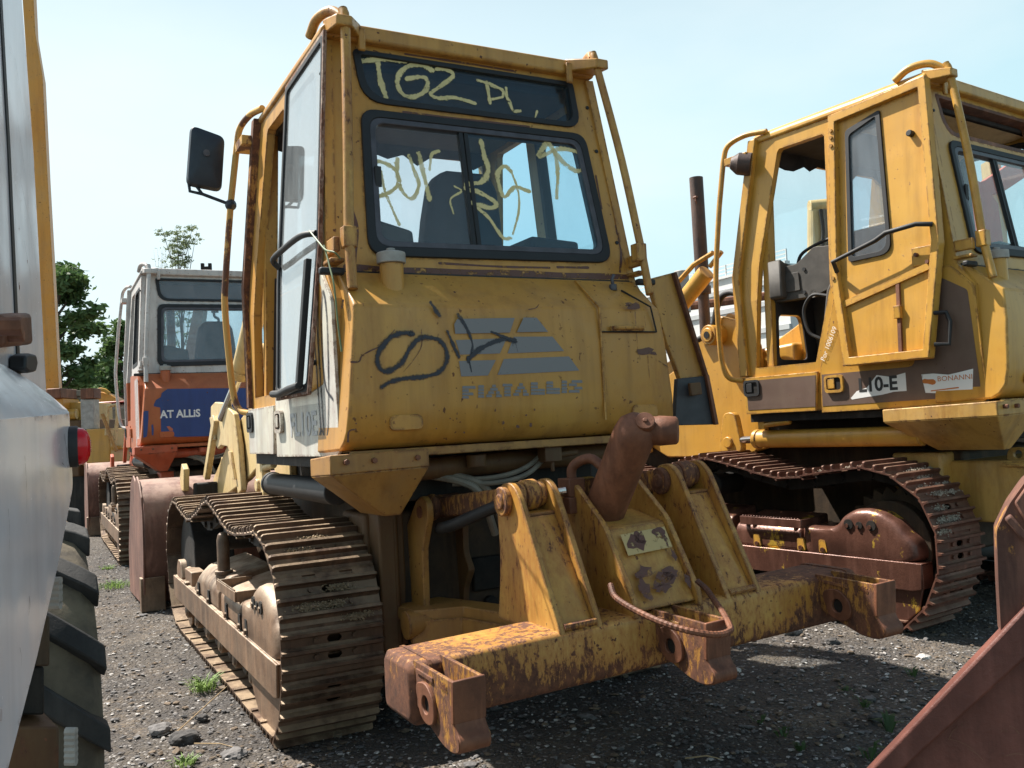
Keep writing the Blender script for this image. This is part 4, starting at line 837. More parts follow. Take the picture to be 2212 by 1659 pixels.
    if st['mirror']:
        ro = MB(); n = 4
        prof = rpoly([(-.125, -.185), (.095, -.215), (.13, .15), (-.085, .21)], .045, 5)
        mc = PL((.055, 1.50, 3.335), (1, .0, 0), (0, 0, 1))
        rings = [[mc(a*k, b*k, c) for a, b in prof] for k, c in ((.95, -.01), (1.0, 0), (1.0, .02), (.95, .05), (.75, .065), (.3, .07))]
        ro.loft(rings); mo = ro.obj('mirror_head', M['plastic'], root, 0, True)
        q = MB(); q.cyl(mc(.0, .02, .066), mc(.0, .02, .078), .022, 16); q.obj('mirror_boss', M['alu'], mo)
        plate('mirror_glass', M['mirror'], mo, mc, [(a*.9, b*.9) for a, b in prof], [], -.012, -.010)
        q = MB(); q.tube([(.19, 1.45, 3.035), (.03, 1.49, 3.10), (-.045, 1.50, 3.115), (-.05, 1.50, 3.17), (-.03, 1.50, 3.20)], .011, 8); q.tube([(.03, 1.49, 3.10), (-.03, 1.50, 3.19)], .010, 8)
        bm_ = q; q.tube([(.20, 1.40, 3.03), (.20, 1.42, 3.03), (.20, 1.45, 3.03), (.20, 1.48, 3.03), (.20, 1.50, 3.03)], [.01, .03, .038, .03, .01], 14); q.obj('mirror_arm', M['plastic'], mo, 0, True)
    return root, dict(rear=rp, cw=cw, V=V, tank=tko)
def smoothed(p): return [(v.x, v.y) for v in smooth_pts([(a, b, 0) for a, b in p], 3)]
M['glassL'] = glass('dusty_clear_glass', (.93, .95, .97), .07, (.5, .5, .5))
M['glass3b'] = glass('hazy_door_glass', (.80, .86, .9), .18, (.55, .57, .6))

base = dict(sag=0, red_track=False, guard=M['guard'], post=True, paint=M['y1d'], tank=M['y1'], side=M['w1'], cab=M['y1'], sump=False, orange=False, brown=False, latch=True, name='m1', rail=M['y1r'], rail2=M['bar'], door=True, door_x=.195, door_slant=0, arm=M['y1s'], dark_cyl=True, flap=True, mirror=True)
m1, k1 = crawler('crawler_loader', M1O, M1H, base, 'faded yellow crawler loader in the middle with sprayed rear tank and rusty tow beam')
s2 = dict(base, sag=1, red_track=True, guard=M['guard2'], post=False, paint=M['y2'], tank=M['y2'], side=M['y2'], cab=M['y2'], brown=True, name='m2', rail=M['y2'], rail2=M['y2'], door_x=.185, door_slant=.06, arm=M['y2'], dark_cyl=False, flap=False, mirror=False, latch=False)
m2, k2 = crawler('crawler_loader', M2O, M2H, s2, 'bright yellow crawler loader on the right with brown band and torn stickers')
s3 = dict(base, sag=0, paint=M['od3'], tank=M['o3'], side=M['o3'], cab=M['w3'], orange=True, name='m3', rail=M['w3'], rail2=M['w3'], door=False, arm=M['od3'], flap=False, mirror=False, latch=False)
m3, k3 = crawler('crawler_loader', M3O, M3H, s3, 'orange crawler loader with white cab and blue painted tank at the left back')


# ================================================================== helpers in a machine's own frame
F1, F2, F3 = Frame(M1O, M1H), Frame(M2O, M2H), Frame(M3O, M3H)
def cA(x, y): return ((900+x*.6329)*.6777, y*.6329*.6777)
def cB(x, y): return ((900+x*.6329)*.6777, (850+y*.6329)*.6777)
def cR(x, y): return (745.5+x*.4495, 881+y*.4495)
rp = k1['rear']; cw = k1['cw']
def tankp(x, y): p = F1.un(*cB(x, y), 1, -.667); return (p.x, p.z)
def cabp(x, y):
    n = cw.w; d0 = cw.o.dot(n); px, py = cA(x, y); r = ray(px, py); o = Vector((0, 0, EYE))-F1.o
    L = Vector((r.dot(F1.ax[0]), r.dot(F1.ax[1]), r.dot(F1.ax[2]))); e = Vector((o.dot(F1.ax[0]), o.dot(F1.ax[1]), o.dot(F1.ax[2])))
    t = (d0-e.dot(n))/L.dot(n); p = e+L*t-cw.o; return (p.dot(cw.u), p.dot(cw.v))
tank = k1['tank']
# ---- logo stripes and lettering on the rear tank
mb = MB()
for poly in ([(865, 290), (880, 263), (1170, 258), (1145, 332), (870, 338)], [(1215, 256), (1280, 257), (1338, 328), (1180, 330)], [(872, 370), (1130, 360), (1095, 437), (895, 443)], [(1165, 353), (1360, 352), (1418, 425), (1133, 437)], [(888, 475), (1075, 470), (1035, 548), (900, 553)], [(1115, 465), (1443, 452), (1495, 523), (1083, 545)]):
    mb.add([rp(*tankp(*p), .0012) for p in poly], [tuple(range(len(poly)))])
mb.obj('logo', M['logo'], tank)
ROWS = {'F': ['111111', '111...', '11111.', '111...'], 'I': ['1111']*4, 'A': ['...11...', '..1111..', '.111.11.', '111..111'], 'T': ['111111', '.1111.', '.1111.', '.1111.'], 'L': ['11..', '11..', '1111', '1111'], 'S': ['.1111', '111..', '..111', '1111.']}
mb = MB(); spans = [(905, 972), (985, 1015), (1026, 1104), (1108, 1158), (1162, 1240), (1250, 1322), (1328, 1398), (1405, 1433), (1442, 1510)]
for ch, (xa, xb) in zip('FIATALLIS', spans):
    for r_ in range(4):
        row = ROWS[ch][r_]; n = len(row); k = 0
        while k < n:
            if row[k] == '1':
                j = k
                while j < n and row[j] == '1': j += 1
                x0, x1 = xa+(xb-xa)*k/n, xa+(xb-xa)*j/n
                top = 601-(xa-905)*.055+r_*16.5; q = [(x0+2, top), (x1-1, top), (x1+1, top+13.5), (x0, top+13.5)]
                mb.add([rp(*tankp(*p), .0012) for p in q], [(0, 1, 2, 3)]); k = j
            else: k += 1
mb.obj('brand_lettering', M['brand'], tank)
def strokes(name, mat, parent, pl, conv, items, off, label=None):
    for i, (pts, wd, tp) in enumerate(items):
        mb = MB(); ribbon(mb, pl, [conv(*p) for p in pts], wd, off+i*.0001*(1 if off > 0 else -1), 5, tp); mb.obj(name, mat, parent, label=label)
strokes('graffiti', M['blk'], tank, rp, tankp, [
    ([(655, 337), (600, 335), (540, 360), (490, 420), (478, 480), (505, 524), (555, 517), (605, 480), (640, 415), (680, 368), (730, 356), (790, 372), (826, 425), (824, 485), (790, 530), (720, 553), (620, 563), (550, 578), (500, 606)], .042, (.9, .75)),
    ([(655, 337), (650, 338)], .034, (1, 1)), ([(745, 180), (762, 205), (790, 246)], .032, (.7, 1)), ([(830, 325), (852, 375), (888, 455)], .032, (.6, .8)),
    ([(884, 240), (918, 295), (945, 350), (957, 400), (942, 470), (952, 530)], .032, (.8, .25)), ([(938, 465), (980, 425), (1050, 385), (1120, 366), (1172, 376)], .030, (1.2, 1)),
    ([(1052, 328), (1110, 352), (1172, 372)], .025, (.6, 1.2)), ([(1172, 380), (1186, 432)], .004, (1, .5)), ([(1160, 380), (1160, 400)], .006, (1, .5)), ([(936, 458), (936, 476)], .026, (1, 1))], .0018)
strokes('rust_scratch', M['rustflat'], tank, rp, tankp, [([(345, 480), (385, 478), (400, 450), (440, 425), (500, 395), (550, 335), (565, 318)], .008, (1, .4)), ([(1895, 475), (1945, 508)], .005, (1, 1)), ([(700, 318), (700, 400), (660, 470), (610, 530)], .004, (1, .4)), ([(1240, 216), (1275, 208), (1290, 192)], .005, (1, 1)),
    ([(330, 880), (335, 830), (370, 818)], .010, (1, .6)), ([(305, 170), (300, 210)], .010, (1, 1))], .0016)
mb = MB(); rr = random.Random(11)
for (x, y, a, b) in [(1765, 200, 40, 18), (1825, 428, 52, 20), (1745, 190, 22, 12), (1870, 437, 18, 10), (1110, 785, 8, 12), (1185, 805, 10, 8), (1090, 780, 4, 8), (1072, 724, 4, 8), (880, 740, 4, 5), (878, 765, 4, 5), (845, 765, 4, 4), (628, 646, 4, 7), (467, 682, 4, 4), (447, 556, 5, 4), (371, 790, 4, 4), (1250, 795, 8, 12), (1228, 748, 5, 5), (1270, 720, 4, 6), (1165, 755, 3, 3), (915, 835, 6, 5), (775, 815, 4, 4), (690, 492, 4, 4), (1700, 195, 4, 5), (785, 540, 4, 4), (1455, 405, 4, 4)]:
    n = 10; c = [tankp(x+a*cos(6.283*k/n)*rr.uniform(.6, 1.2), y+b*sin(6.283*k/n)*rr.uniform(.6, 1.2)) for k in range(n)]
    mb.add([rp(u, v, .0014) for u, v in c], [tuple(range(n))])
mb.obj('rust_scab', M['rustflat'], tank)
# ---- sprayed letters on the cab glass
G = [([(405, 306), (500, 296), (620, 306)], 26), ([(480, 300), (495, 400), (522, 488)], 28), ([(757, 352), (700, 326), (640, 330), (590, 370), (582, 430), (612, 475), (670, 485), (725, 450), (732, 405), (700, 385), (628, 396)], 25),
     ([(780, 345), (830, 350), (862, 380), (800, 430), (750, 470), (790, 492), (870, 490), (970, 517)], 22), ([(985, 402), (1060, 425), (1110, 448)], 16), ([(1030, 412), (1040, 470), (1048, 515)], 20), ([(1050, 425), (1105, 450), (1110, 485), (1040, 500)], 16),
     ([(1110, 450), (1140, 500), (1165, 555), (1200, 556)], 18), ([(1128, 440), (1135, 500)], 14)]
strokes('graffiti', M['must'], m1, cw, cabp, [(p, wd*.000835*1.75, (1, .9)) for p, wd in G]+[([(1285, 558), (1268, 612)], .018, (1, .8))], -.0035)
G = [([(440, 806), (500, 812), (560, 842), (592, 900), (560, 955), (480, 990)], 20), ([(495, 856), (520, 960), (548, 1030), (592, 1130)], 15), ([(582, 797), (580, 860), (600, 950), (655, 998), (690, 930), (665, 850), (640, 780)], 20), ([(690, 770), (716, 880), (745, 1002)], 24), ([(790, 758), (755, 775), (745, 850)], 16),
     ([(870, 935), (905, 960), (850, 1000), (865, 1072)], 10)]
strokes('graffiti', M['must'], m1, cw, cabp, [(p, wd*.00090*1.75, (1, .8)) for p, wd in G], -.0075)
G = [([(1000, 714), (1018, 790), (1036, 860), (1005, 915), (925, 930)], 26), ([(925, 950), (1000, 975), (1072, 1022), (1050, 1048), (945, 1020)], 24), ([(985, 1050), (1040, 1100), (1085, 1165), (1115, 1202), (1150, 1200)], 18), ([(1148, 862), (1120, 838), (1085, 870), (1092, 940), (1118, 993), (1170, 945), (1245, 965)], 22),
     ([(1372, 680), (1330, 722), (1288, 785), (1330, 775), (1400, 750), (1505, 770)], 24), ([(1340, 720), (1372, 780), (1386, 870), (1380, 998)], 22), ([(1372, 770), (1420, 825), (1480, 862), (1525, 846)], 26), ([(1150, 860), (1185, 960), (1190, 1060), (1160, 1180)], 12)]
strokes('graffiti', M['must'], m1, cw, cabp, [(p, wd*.00092*1.75, (1, .85)) for p, wd in G], .0025)

# ================================================================== tow / ripper beam on the middle loader
def T(mb):     # the linkage hangs slightly higher on its right
    mb.v = [(x, y, z+.030*(x-.2)) for x, y, z in mb.v]; return mb
YR, YB = M['y1r'], M['y1b']
mb = MB()
sec = rpoly([(-1.29, .47), (-1.585, .47), (-1.585, .69), (-1.29, .69)], .035, 3)
mb.loft([[(.135, -1.435+(a+1.435)*.82, .58+(b-.58)*.8) for a, b in sec], [(.155, a, b) for a, b in sec], [(2.33, a, b) for a, b in sec], [(2.35, -1.435+(a+1.435)*.82, .58+(b-.58)*.8) for a, b in sec]])
beam = T(mb).obj('tow_beam', YB, m1, .006)
for x in (.205, 2.28): q = MB(); q.loft([[(x, -1.435+(a+1.435)*1.03, .58+(b-.58)*1.04) for a, b in sec], [(x+.012, -1.435+(a+1.435)*1.03, .58+(b-.58)*1.04) for a, b in sec]]); T(q).obj('weld_seam', YB, beam)
def arm_poly(): return rpoly([(-1.10, 1.13), (-1.14, 1.235), (-1.24, 1.245), (-1.30, 1.20), (-1.575, .695), (-1.58, .66), (-1.30, .66), (-1.06, .66), (-1.085, .75), (-1.115, .95)], [.06, .06, .05, .04, 0, 0, 0, 0, .05, .1], 4)
for x0 in (.745, .915, 1.565, 1.735):
    q = MB(); q.prism('x', arm_poly(), x0, x0+.026); T(q).obj('arm_plate', YR, m1, .004)
for x0, x1 in ((.771, .915), (1.591, 1.735)):
    q = MB(); xm = (x0+x1)/2
    q.loft([[(x0, -1.30, 1.10), (xm, -1.312, 1.10), (x1, -1.30, 1.10), (x1, -1.285, 1.10), (x0, -1.285, 1.10)], [(x0, -1.555, .68), (xm+.03, -1.575, .68), (x1, -1.555, .68), (x1, -1.53, .68), (x0, -1.53, .68)]])
    q.prism('x', [(-1.30, 1.10), (-1.30, 1.112), (-1.12, 1.12), (-1.12, 1.10)], x0, x1); T(q).obj('arm_web', YR, m1, .003)
    q = MB(); q.tube([(x0, -1.565, .70), (x1, -1.565, .70)], .014, 8); T(q).obj('weld_seam', YB, m1)
    q = MB(); q.cyl((x0-.055, -1.19, 1.165), (x0-.025, -1.19, 1.165), .062, 24); q.cyl((x0-.062, -1.19, 1.165), (x0-.05, -1.19, 1.165), .034, 18); T(q).obj('pin_boss', M['y1b'], m1, .006)
    q = MB(); q.cyl((x0, -1.20, 1.18), (x0+.045, -1.20, 1.18), .058, 22); q.cyl((x0+.045, -1.20, 1.18), (x1-.035, -1.20, 1.18), .066, 22); q.cyl((x1-.035, -1.20, 1.18), (x1, -1.20, 1.18), .055, 22); T(q).obj('link_barrel', M['y1b'], m1, .008)
    xm = (x0+x1)/2
    q = MB(); q.loft([[(xm-.035, -.32, 1.035), (xm+.035, -.32, 1.035), (xm+.035, -.32, 1.135), (xm-.035, -.32, 1.135)], [(xm-.035, -1.18, 1.115), (xm+.035, -1.18, 1.115), (xm+.035, -1.18, 1.22), (xm-.035, -1.18, 1.22)]]); T(q).obj('upper_link', M['y1b'], m1, .012)
    q = MB(); q.cyl((x0-.02, -.30, 1.085), (x1+.02, -.30, 1.085), .06, 22); q.cyl((x0+.0, -.30, 1.085), (x0+.03, -.30, 1.085), .068, 22); T(q).obj('link_barrel', M['y1b'], m1, .008)
# mounting plates on the back of the machine
for i, (x0, poly) in enumerate(((.715, [(-.02, .40), (-.33, .42), (-.335, .50), (-.30, .58), (-.315, .90), (-.405, 1.06), (-.40, 1.13), (-.34, 1.17), (-.26, 1.14), (-.06, .95), (-.02, .90)]), (.985, [(.02, .40), (-.18, .55), (-.20, .66), (-.28, .76), (-.22, .84), (-.22, .98), (-.27, 1.10), (-.24, 1.16), (-.14, 1.16), (.02, .98)]),
                                (1.33, [(.02, .40), (-.18, .55), (-.20, .66), (-.28, .76), (-.22, .84), (-.22, .98), (-.27, 1.10), (-.24, 1.16), (-.14, 1.16), (.02, .98)]), (1.60, [(-.02, .40), (-.33, .42), (-.335, .50), (-.30, .58), (-.315, .90), (-.405, 1.06), (-.40, 1.13), (-.34, 1.17), (-.26, 1.14), (-.06, .95), (-.02, .90)]))):
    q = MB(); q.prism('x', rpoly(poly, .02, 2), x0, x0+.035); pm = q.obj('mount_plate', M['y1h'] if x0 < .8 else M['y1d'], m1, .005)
    q = MB(); q.cyl((x0-.008, -.31, 1.085), (x0+.002, -.31, 1.085), .03, 16); q.obj('pin_end', M['rust'], pm)
q = MB(); q.box((.53, -.20, .40), (.62, .02, 1.12)); q.box((.64, -.14, .40), (.69, .02, 1.10)); q.tube([(.615, -.17, .42), (.615, -.17, 1.1)], .03, 8); q.obj('rear_case', M['y1d'], m1, .012)
q = MB(); q.box((.70, -.10, .42), (1.66, .03, 1.05)); q.box((1.06, -.16, .62), (1.30, -.09, .80)); q.cyl((1.16, -.12, .55), (1.16, -.17, .55), .04, 14); q.obj('rear_cover', M['black_iron'], m1, .01)
q = MB(); q.prism('z', [(.60, -.10), (.64, -.36), (.86, -.46), (.98, -.92), (.90, -1.32), (1.62, -1.32), (1.54, -.92), (1.66, -.46), (1.82, -.36), (1.86, -.10), (1.62, -.10), (1.44, -.74), (1.08, -.74), (.86, -.10)], .535, .60); T(q).obj('lower_arm', M['y1h'], m1, .006)
q = MB(); q.prism('z', [(.62, -.34), (.86, -.45), (.97, -.92), (.92, -1.3), (.90, -1.3), (.95, -.92), (.84, -.47), (.62, -.37)], .44, .55); q.cyl((.60, -.33, .53), (.72, -.33, .53), .07, 16); T(q).obj('lower_arm_rib', M['y1h'], m1, .004)
# centre yoke
yk = rpoly([(-.98, 1.08), (-1.10, 1.21), (-1.19, 1.20), (-1.40, 1.035), (-1.585, .74), (-1.59, .68), (-1.1, .66), (-1.0, .8)], [.04, .05, .03, .03, .02, 0, 0, .03], 3)
for x0 in (1.085, 1.405): q = MB(); q.prism('x', yk, x0, x0+.024); T(q).obj('yoke_plate', YR, m1, .004)
q = MB(); q.loft([[(1.109, -1.39, 1.015), (1.405, -1.39, 1.015), (1.405, -1.36, 1.015), (1.109, -1.36, 1.015)], [(1.109, -1.575, .70), (1.405, -1.575, .70), (1.405, -1.545, .70), (1.109, -1.545, .70)]])
q.loft([[(1.109, -1.39, 1.015), (1.405, -1.39, 1.015), (1.405, -1.39, 1.0), (1.109, -1.39, 1.0)], [(1.109, -1.16, 1.06), (1.405, -1.16, 1.06), (1.405, -1.16, 1.045), (1.109, -1.16, 1.045)]])
yw = T(q).obj('yoke_web', YR, m1, .012)
yp = PL((0, -1.3905, 1.015), (1, 0, 0), (0, .506, .861)); sb = Vector((0, -1.575, .70)); yp = PL((0, -1.575, .70+.030*1.0), (1, 0, .030), (0, .185, .315))
mb = MB(); mb.add([yp(a, b, .0016) for a, b in ((1.15, .20), (1.38, .205), (1.38, .30), (1.15, .295))], [(0, 1, 2, 3)]); mb.obj('faded_decal', spray('pale_decal', (.50, .36, .15), .80, 30), yw)
mb = MB(); rr = random.Random(2)
for (cx_, cy_, a, b) in ((1.21, .25, .045, .045), (1.24, .27, .03, .03), (1.34, .28, .03, .03), (1.36, .24, .012, .03), (1.20, .12, .05, .03), (1.27, .08, .07, .035), (1.32, .10, .05, .04), (1.25, .04, .05, .02), (1.17, .05, .03, .05), (1.37, .17, .012, .03), (1.39, .05, .02, .03)):
    n = 14; mb.add([yp(cx_+a*cos(6.283*k/n)*rr.uniform(.5, 1.25), cy_+b*sin(6.283*k/n)*rr.uniform(.5, 1.25), .0024) for k in range(n)], [tuple(range(n))])
mb.obj('rust_scab', M['rustflat'], yw)
# shank pockets: open topped boxes with an eye
for x0 in (.155, 1.185, 2.10):
    x1 = x0+.115; q = MB(); wl = .014
    zc = lambda z: z if z > .585 else .585-(.585-z)*.74
    side = rpoly([(a_, zc(b_)) for a_, b_ in [(-1.56, .70), (-1.895, .695), (-1.895, .61), (-1.875, .565), (-1.90, .52), (-1.925, .49), (-1.92, .445), (-1.87, .425), (-1.80, .43), (-1.74, .455), (-1.60, .52), (-1.56, .56)]], [0, .008, .02, .03, .03, .02, .03, .03, .03, .03, .02, 0], 3)
    q.prism('x', side, x0, x0+wl); q.prism('x', side, x1-wl, x1)
    po = T(q).obj('shank_pocket', M['y1p'], beam, .005)
    q = MB(); q.prism('x', rpoly([(a_, zc(b_)) for a_, b_ in [(-1.60, .52), (-1.60, .57), (-1.882, .585), (-1.902, .52), (-1.93, .49), (-1.925, .442), (-1.87, .42), (-1.80, .426), (-1.74, .452)]], .02, 3), x0+wl*.2, x1-wl*.2); T(q).obj('pocket_foot', M['rust'], beam, .012)
    q = MB(); q.prism('x', [(-1.90, .698), (-1.884, .698), (-1.87, .56), (-1.892, .56)], x0-.001, x1+.001); T(q).obj('pocket_back', M['rust'], beam, .004)
    for xs_, sg in ((x0, -1), (x1, 1)):
        b_ = MB(); n = 24; outer = rpoly([(-1.60, .635), (-1.70, .655), (-1.765, .60), (-1.76, .53), (-1.70, .51), (-1.64, .53)], .04, 4)
        pln = PL((xs_, 0, .030*(xs_-.2)), (0, 1, 0), (0, 0, 1), flip=(sg < 0))
        bo = plate('pocket_eye', M['rust'], po, pln, outer, [[(-1.69+.030*cos(6.283*k/20), .578+.030*sin(6.283*k/20)) for k in range(20)]], -.001, .014, .003)
        plate('eye_hole', M['black_iron'], bo, pln, [(-1.69+.0305*cos(6.283*k/20), .578+.0305*sin(6.283*k/20)) for k in range(20)], [], -.0, .0015)
    letters('cast_number', '086', M['rust'], po, PL((x0-.0005, 0, .030*(x0-.2)), (0, -1, 0), (0, 0, 1)), 1.80, .657, .034, .003, bold=.001)
    q = MB(); q.prism('x', [(-1.60, .68), (-1.74, .676), (-1.745, .66), (-1.60, .665)], x0-.006, x0+.001); T(q).obj('cast_bar', YB, po, .002)
# hydraulic cylinder standing in the yoke
q = MB(); a0 = Vector((1.205, -1.10, .93)); a1 = Vector((1.225, -1.47, 1.445)); dd = (a1-a0).normalized()
q.tube([a0, a1-dd*.06, a1-dd*.02, a1+dd*.03, a1+dd*.06, a1+dd*.075], [.090, .090, .090, .080, .054, .02], 28); q.tube([a0-dd*.02, a0+dd*.03], [.10, .10], 28)
cyo = q.obj('shank_cylinder', M['rust'], m1, 0, True)
q = MB(); e0 = a1+Vector((.01, .02, .0)); e1 = Vector((1.365, -1.575, 1.44)); q.tube([e0, e0.lerp(e1, .5), e0.lerp(e1, .58), e0.lerp(e1, .95), e1], [.070, .060, .063, .058, .050], 14); q.obj('cylinder_head', M['rust'], cyo, 0, True)
q = MB(); pn = Vector((-.45, -.75, .55)).normalized(); c_ = a1+pn*.075+Vector((.03, -.02, .0)); q.cyl(c_-pn*.03, c_+pn*.008, .040, 20); q.cyl(c_, c_+pn*.014, .011, 8); q.obj('port_cap', M['rust'], cyo, .003)
q = MB(); q.tube(smooth_pts([(1.18, -1.29, 1.29), (1.145, -1.23, 1.335), (1.10, -1.16, 1.30), (1.10, -1.15, 1.22)], 5), .022, 12); q.box((1.06, -1.19, 1.17), (1.14, -1.09, 1.25)); q.box((1.05, -1.20, 1.10), (1.10, -1.14, 1.17)); q.obj('pipe_clamp', M['rust'], cyo, .004)
q = MB(); q.tube([(1.06, -1.16, 1.20), (.95, -1.10, 1.185)], .017, 12); q.tube([(.95, -1.10, 1.185), (.93, -1.09, 1.183)], .026, 6); q.obj('hose_fitting', M['chrome'], cyo)
q = MB(); q.tube(smooth_pts([(.93, -1.09, 1.183), (.80, -.98, 1.14), (.72, -.70, 1.05), (.80, -.35, 1.0)], 6), .028, 10); q.obj('black_hose', M['rub'], cyo, 0, True)
# bent rebar hooked over the middle pocket (lies loose)
pts = [F1.un(*cR(x, y), 1, Y_) for x, y, Y_ in ((1275, 850, -1.56), (1295, 905, -1.62), (1355, 950, -1.70), (1450, 1000, -1.80), (1560, 1045, -1.90), (1680, 1078, -1.97), (1790, 1090, -1.99), (1850, 1070, -1.97), (1845, 1040, -1.93), (1810, 975, -1.82), (1760, 905, -1.70), (1735, 870, -1.64), (1690, 830, -1.60))]
P = smooth_pts(pts, 10); q = MB(); q.tube(P, [.0112+(.0018 if k % 2 else 0) for k in range(len(P))], 8)
rb = q.obj('rebar', M['rust'], None, 0); rb.matrix_world = Matrix.Translation(F1.o) @ Matrix.Rotation(radians(M1H), 4, 'Z')
tag(rb, 'rusty bent rebar loop hanging over the middle pocket of the tow beam', 'steel bar')
# loose green wire on the cab corner
q = MB(); q.tube(smooth_pts([F1.un(*p, 0, v) for p, v in (((668, 498), .20), ((690, 525), .20), ((704, 540), .18), ((722, 545), .19), ((735, 558), .22))], 6), .004, 6)
q.tube(smooth_pts([F1.un(*p, 0, .19) for p in ((700, 530), (712, 575), (722, 620), (730, 700), (738, 760))], 6), .004, 6); q.obj('loose_wire', plain('green_wire', (.12, .16, .06), .5), m1)

# ================================================================== rear hitch block of the right loader
q = MB(); q.box((.62, -.55, .62), (1.95, -.02, 1.02)); q.box((.60, -.58, .98), (1.95, -.40, 1.01)); hb = q.obj('hitch_block', M['y2d'], m2, .02)
q = MB()
for k in range(4): q.cyl((.64+k*.20, -.62, .93), (.64+k*.20, -.55, .93), .026, 6)
q.obj('hitch_bolt', M['stack'], hb)
pl_ = PL((.74, 0, 0), (0, 1, 0), (0, 0, 1)); plate('lifting_eye', M['y2d'], hb, pl_, rpoly([(-.52, 1.0), (-.36, 1.0), (-.38, 1.10), (-.50, 1.10)], .05, 5), [[(-.44+.028*cos(6.283*k/16), 1.055+.028*sin(6.283*k/16)) for k in range(16)]], 0, .03, .003)

# ================================================================== painted marks on the orange loader
def cV(x, y): return (169.4+x*.4087, 576+y*.4087)
def t3(x, y): p = F3.un(*cV(x, y), 1, -.667); return (p.x, p.z)
r3 = k3['rear']
for poly in ([(458, 655), (470, 646), (560, 645), (700, 643), (860, 642), (1000, 642), (1150, 645), (1180, 760), (1150, 890), (900, 893), (760, 893), (640, 897), (520, 900), (500, 895), (440, 885), (436, 860), (436, 800), (432, 745), (398, 738), (400, 725), (410, 705), (435, 690), (440, 668)],
             [(343, 770), (352, 762), (370, 762), (370, 800), (366, 860), (362, 898), (343, 905)], [(386, 838), (394, 832), (398, 860), (396, 892), (388, 890)]):
    plate('blue_paint', M['blue'], k3['tank'], r3, [t3(*p) for p in poly], [], .0006, .0012)
x0, z0 = t3(433, 800)
letters('painted_lettering', 'AT ALLiS', M['white'], k3['tank'], r3, x0, z0, .125, .0022, bold=.004, sx=.93)
x0, z0 = t3(895, 772); letters('painted_lettering', 'Q', M['white'], k3['tank'], r3, x0, z0, .09, .0022)
plate('orange_patch', M['od3'], k3['tank'], r3, [t3(*p) for p in ((466, 845), (480, 843), (500, 858), (498, 868), (482, 868))], [], .0013, .0018)

# ================================================================== FOREGROUND LEFT: white loader rear, lamp and tyre
w4 = paint('glossy_white_paint', (.70, .65, .67), .05, .20, .4, .30, (.78, .73, .75), off=14, dust=(.46, .36, .36)); M['w4'] = w4  # pinkish dirt streaks and dust also paint in soft warm reflections
P0 = at(150, 960, 2.05); P1 = at(-160, 960, 1.0); u_ = (P1-P0); u_.z = 0; u_.normalize()
wl = PL((P0.x, P0.y, 0), u_, (0, 0, 1)); 
if wl.w.dot(Vector((1, 0, 0))) < 0: wl.w = -wl.w
def onwall(px, py, off=0):
    r = ray(px, py); o = Vector((0, 0, EYE)); t = ((wl.o+wl.w*off)-o).dot(wl.w)/r.dot(wl.w); p = o+r*t-wl.o
    return (p.dot(wl.u), p.z)
root4 = thing('white_loader', 'white machine body at the left edge with red tail lamp and lugged tyre', 'wheel loader', (P0.x, P0.y, 0))
inv = Matrix.Translation(-root4.location)
def plw(off_o): q = PL(wl.o, wl.u, wl.v); q.w = wl.w; q.o = wl.o-root4.location; return q
wq = plw(0)
body = plate('body_panel', w4, root4, wq, rpoly([onwall(-200, 905), onwall(0, 905), onwall(150, 893), onwall(153, 960), onwall(158, 1050), onwall(130, 1200), onwall(80, 1420), onwall(10, 1690), onwall(-200, 1800)], [0, 0, .01, 0, .03, .03, 0, 0, 0], 4), [], -.30, 0, .02)
# sloping hood above the panel
a = [onwall(-200, 905), onwall(0, 905), onwall(150, 893)]; b = [onwall(-200, 660), onwall(0, 780), onwall(60, 812), onwall(147, 886)]
mb = MB(); lo = [wq(*onwall(x, y), 0) for x, y in ((-200, 906), (0, 906), (60, 902), (110, 898), (150, 893))]
mid = [wq(*onwall(x, y, -.02), -.02) for x, y in ((-200, 800), (0, 850), (60, 862), (112, 878), (148, 889))]
hi = [wq(*onwall(x, y, -.10), -.10) for x, y in ((-200, 655), (0, 785), (60, 818), (108, 853), (144, 884))]
bk_ = [p-wq.w*.4 for p in hi]; n = 5
mb.add(lo+mid+hi+bk_, [(r*n+k, r*n+k+1, (r+1)*n+k+1, (r+1)*n+k) for r in range(3) for k in range(n-1)]); mb.obj('hood', w4, root4, 0, True)
# upper cab panel and its black seam
up_p = [onwall(-260, -120, -.12), onwall(38, -120, -.12), onwall(59, 140, -.12), onwall(73, 331, -.12), onwall(85, 551, -.12), onwall(101, 858, -.12), onwall(60, 830, -.12), onwall(0, 795, -.12), onwall(-260, 690, -.12)]
cabp4 = plate('cab_panel', w4, root4, wq, up_p, [], -.20, -.12, .006)
plate('panel_seam', M['rub'], cabp4, wq, [onwall(-4, -60, -.118), onwall(1, -60, -.118), onwall(22, 320, -.118), onwall(45, 830, -.118), onwall(39, 830, -.118), onwall(17, 320, -.118)], [], -.12, -.117)
q = MB(); c4 = [wq(*onwall(x, y, -.10), -.118) for x, y in ((-30, 680), (34, 676), (38, 745), (-30, 752))]; q.loft([c4, [p+wq.w*.05 for p in c4]]); rb_ = q.obj('hinge_block', M['rust'], root4, .01)
q = MB(); c0 = wq(*onwall(10, 705, -.06), -.07); q.cyl(c0, c0+wq.w*.04, .018, 6); q.obj('hinge_bolt', M['rust'], rb_, .002); q = MB(); c0 = wq(*onwall(28, 725, -.06), -.07); q.cyl(c0, c0+wq.w*.03, .013, 6); q.obj('hinge_bolt', M['rust'], rb_, .002)
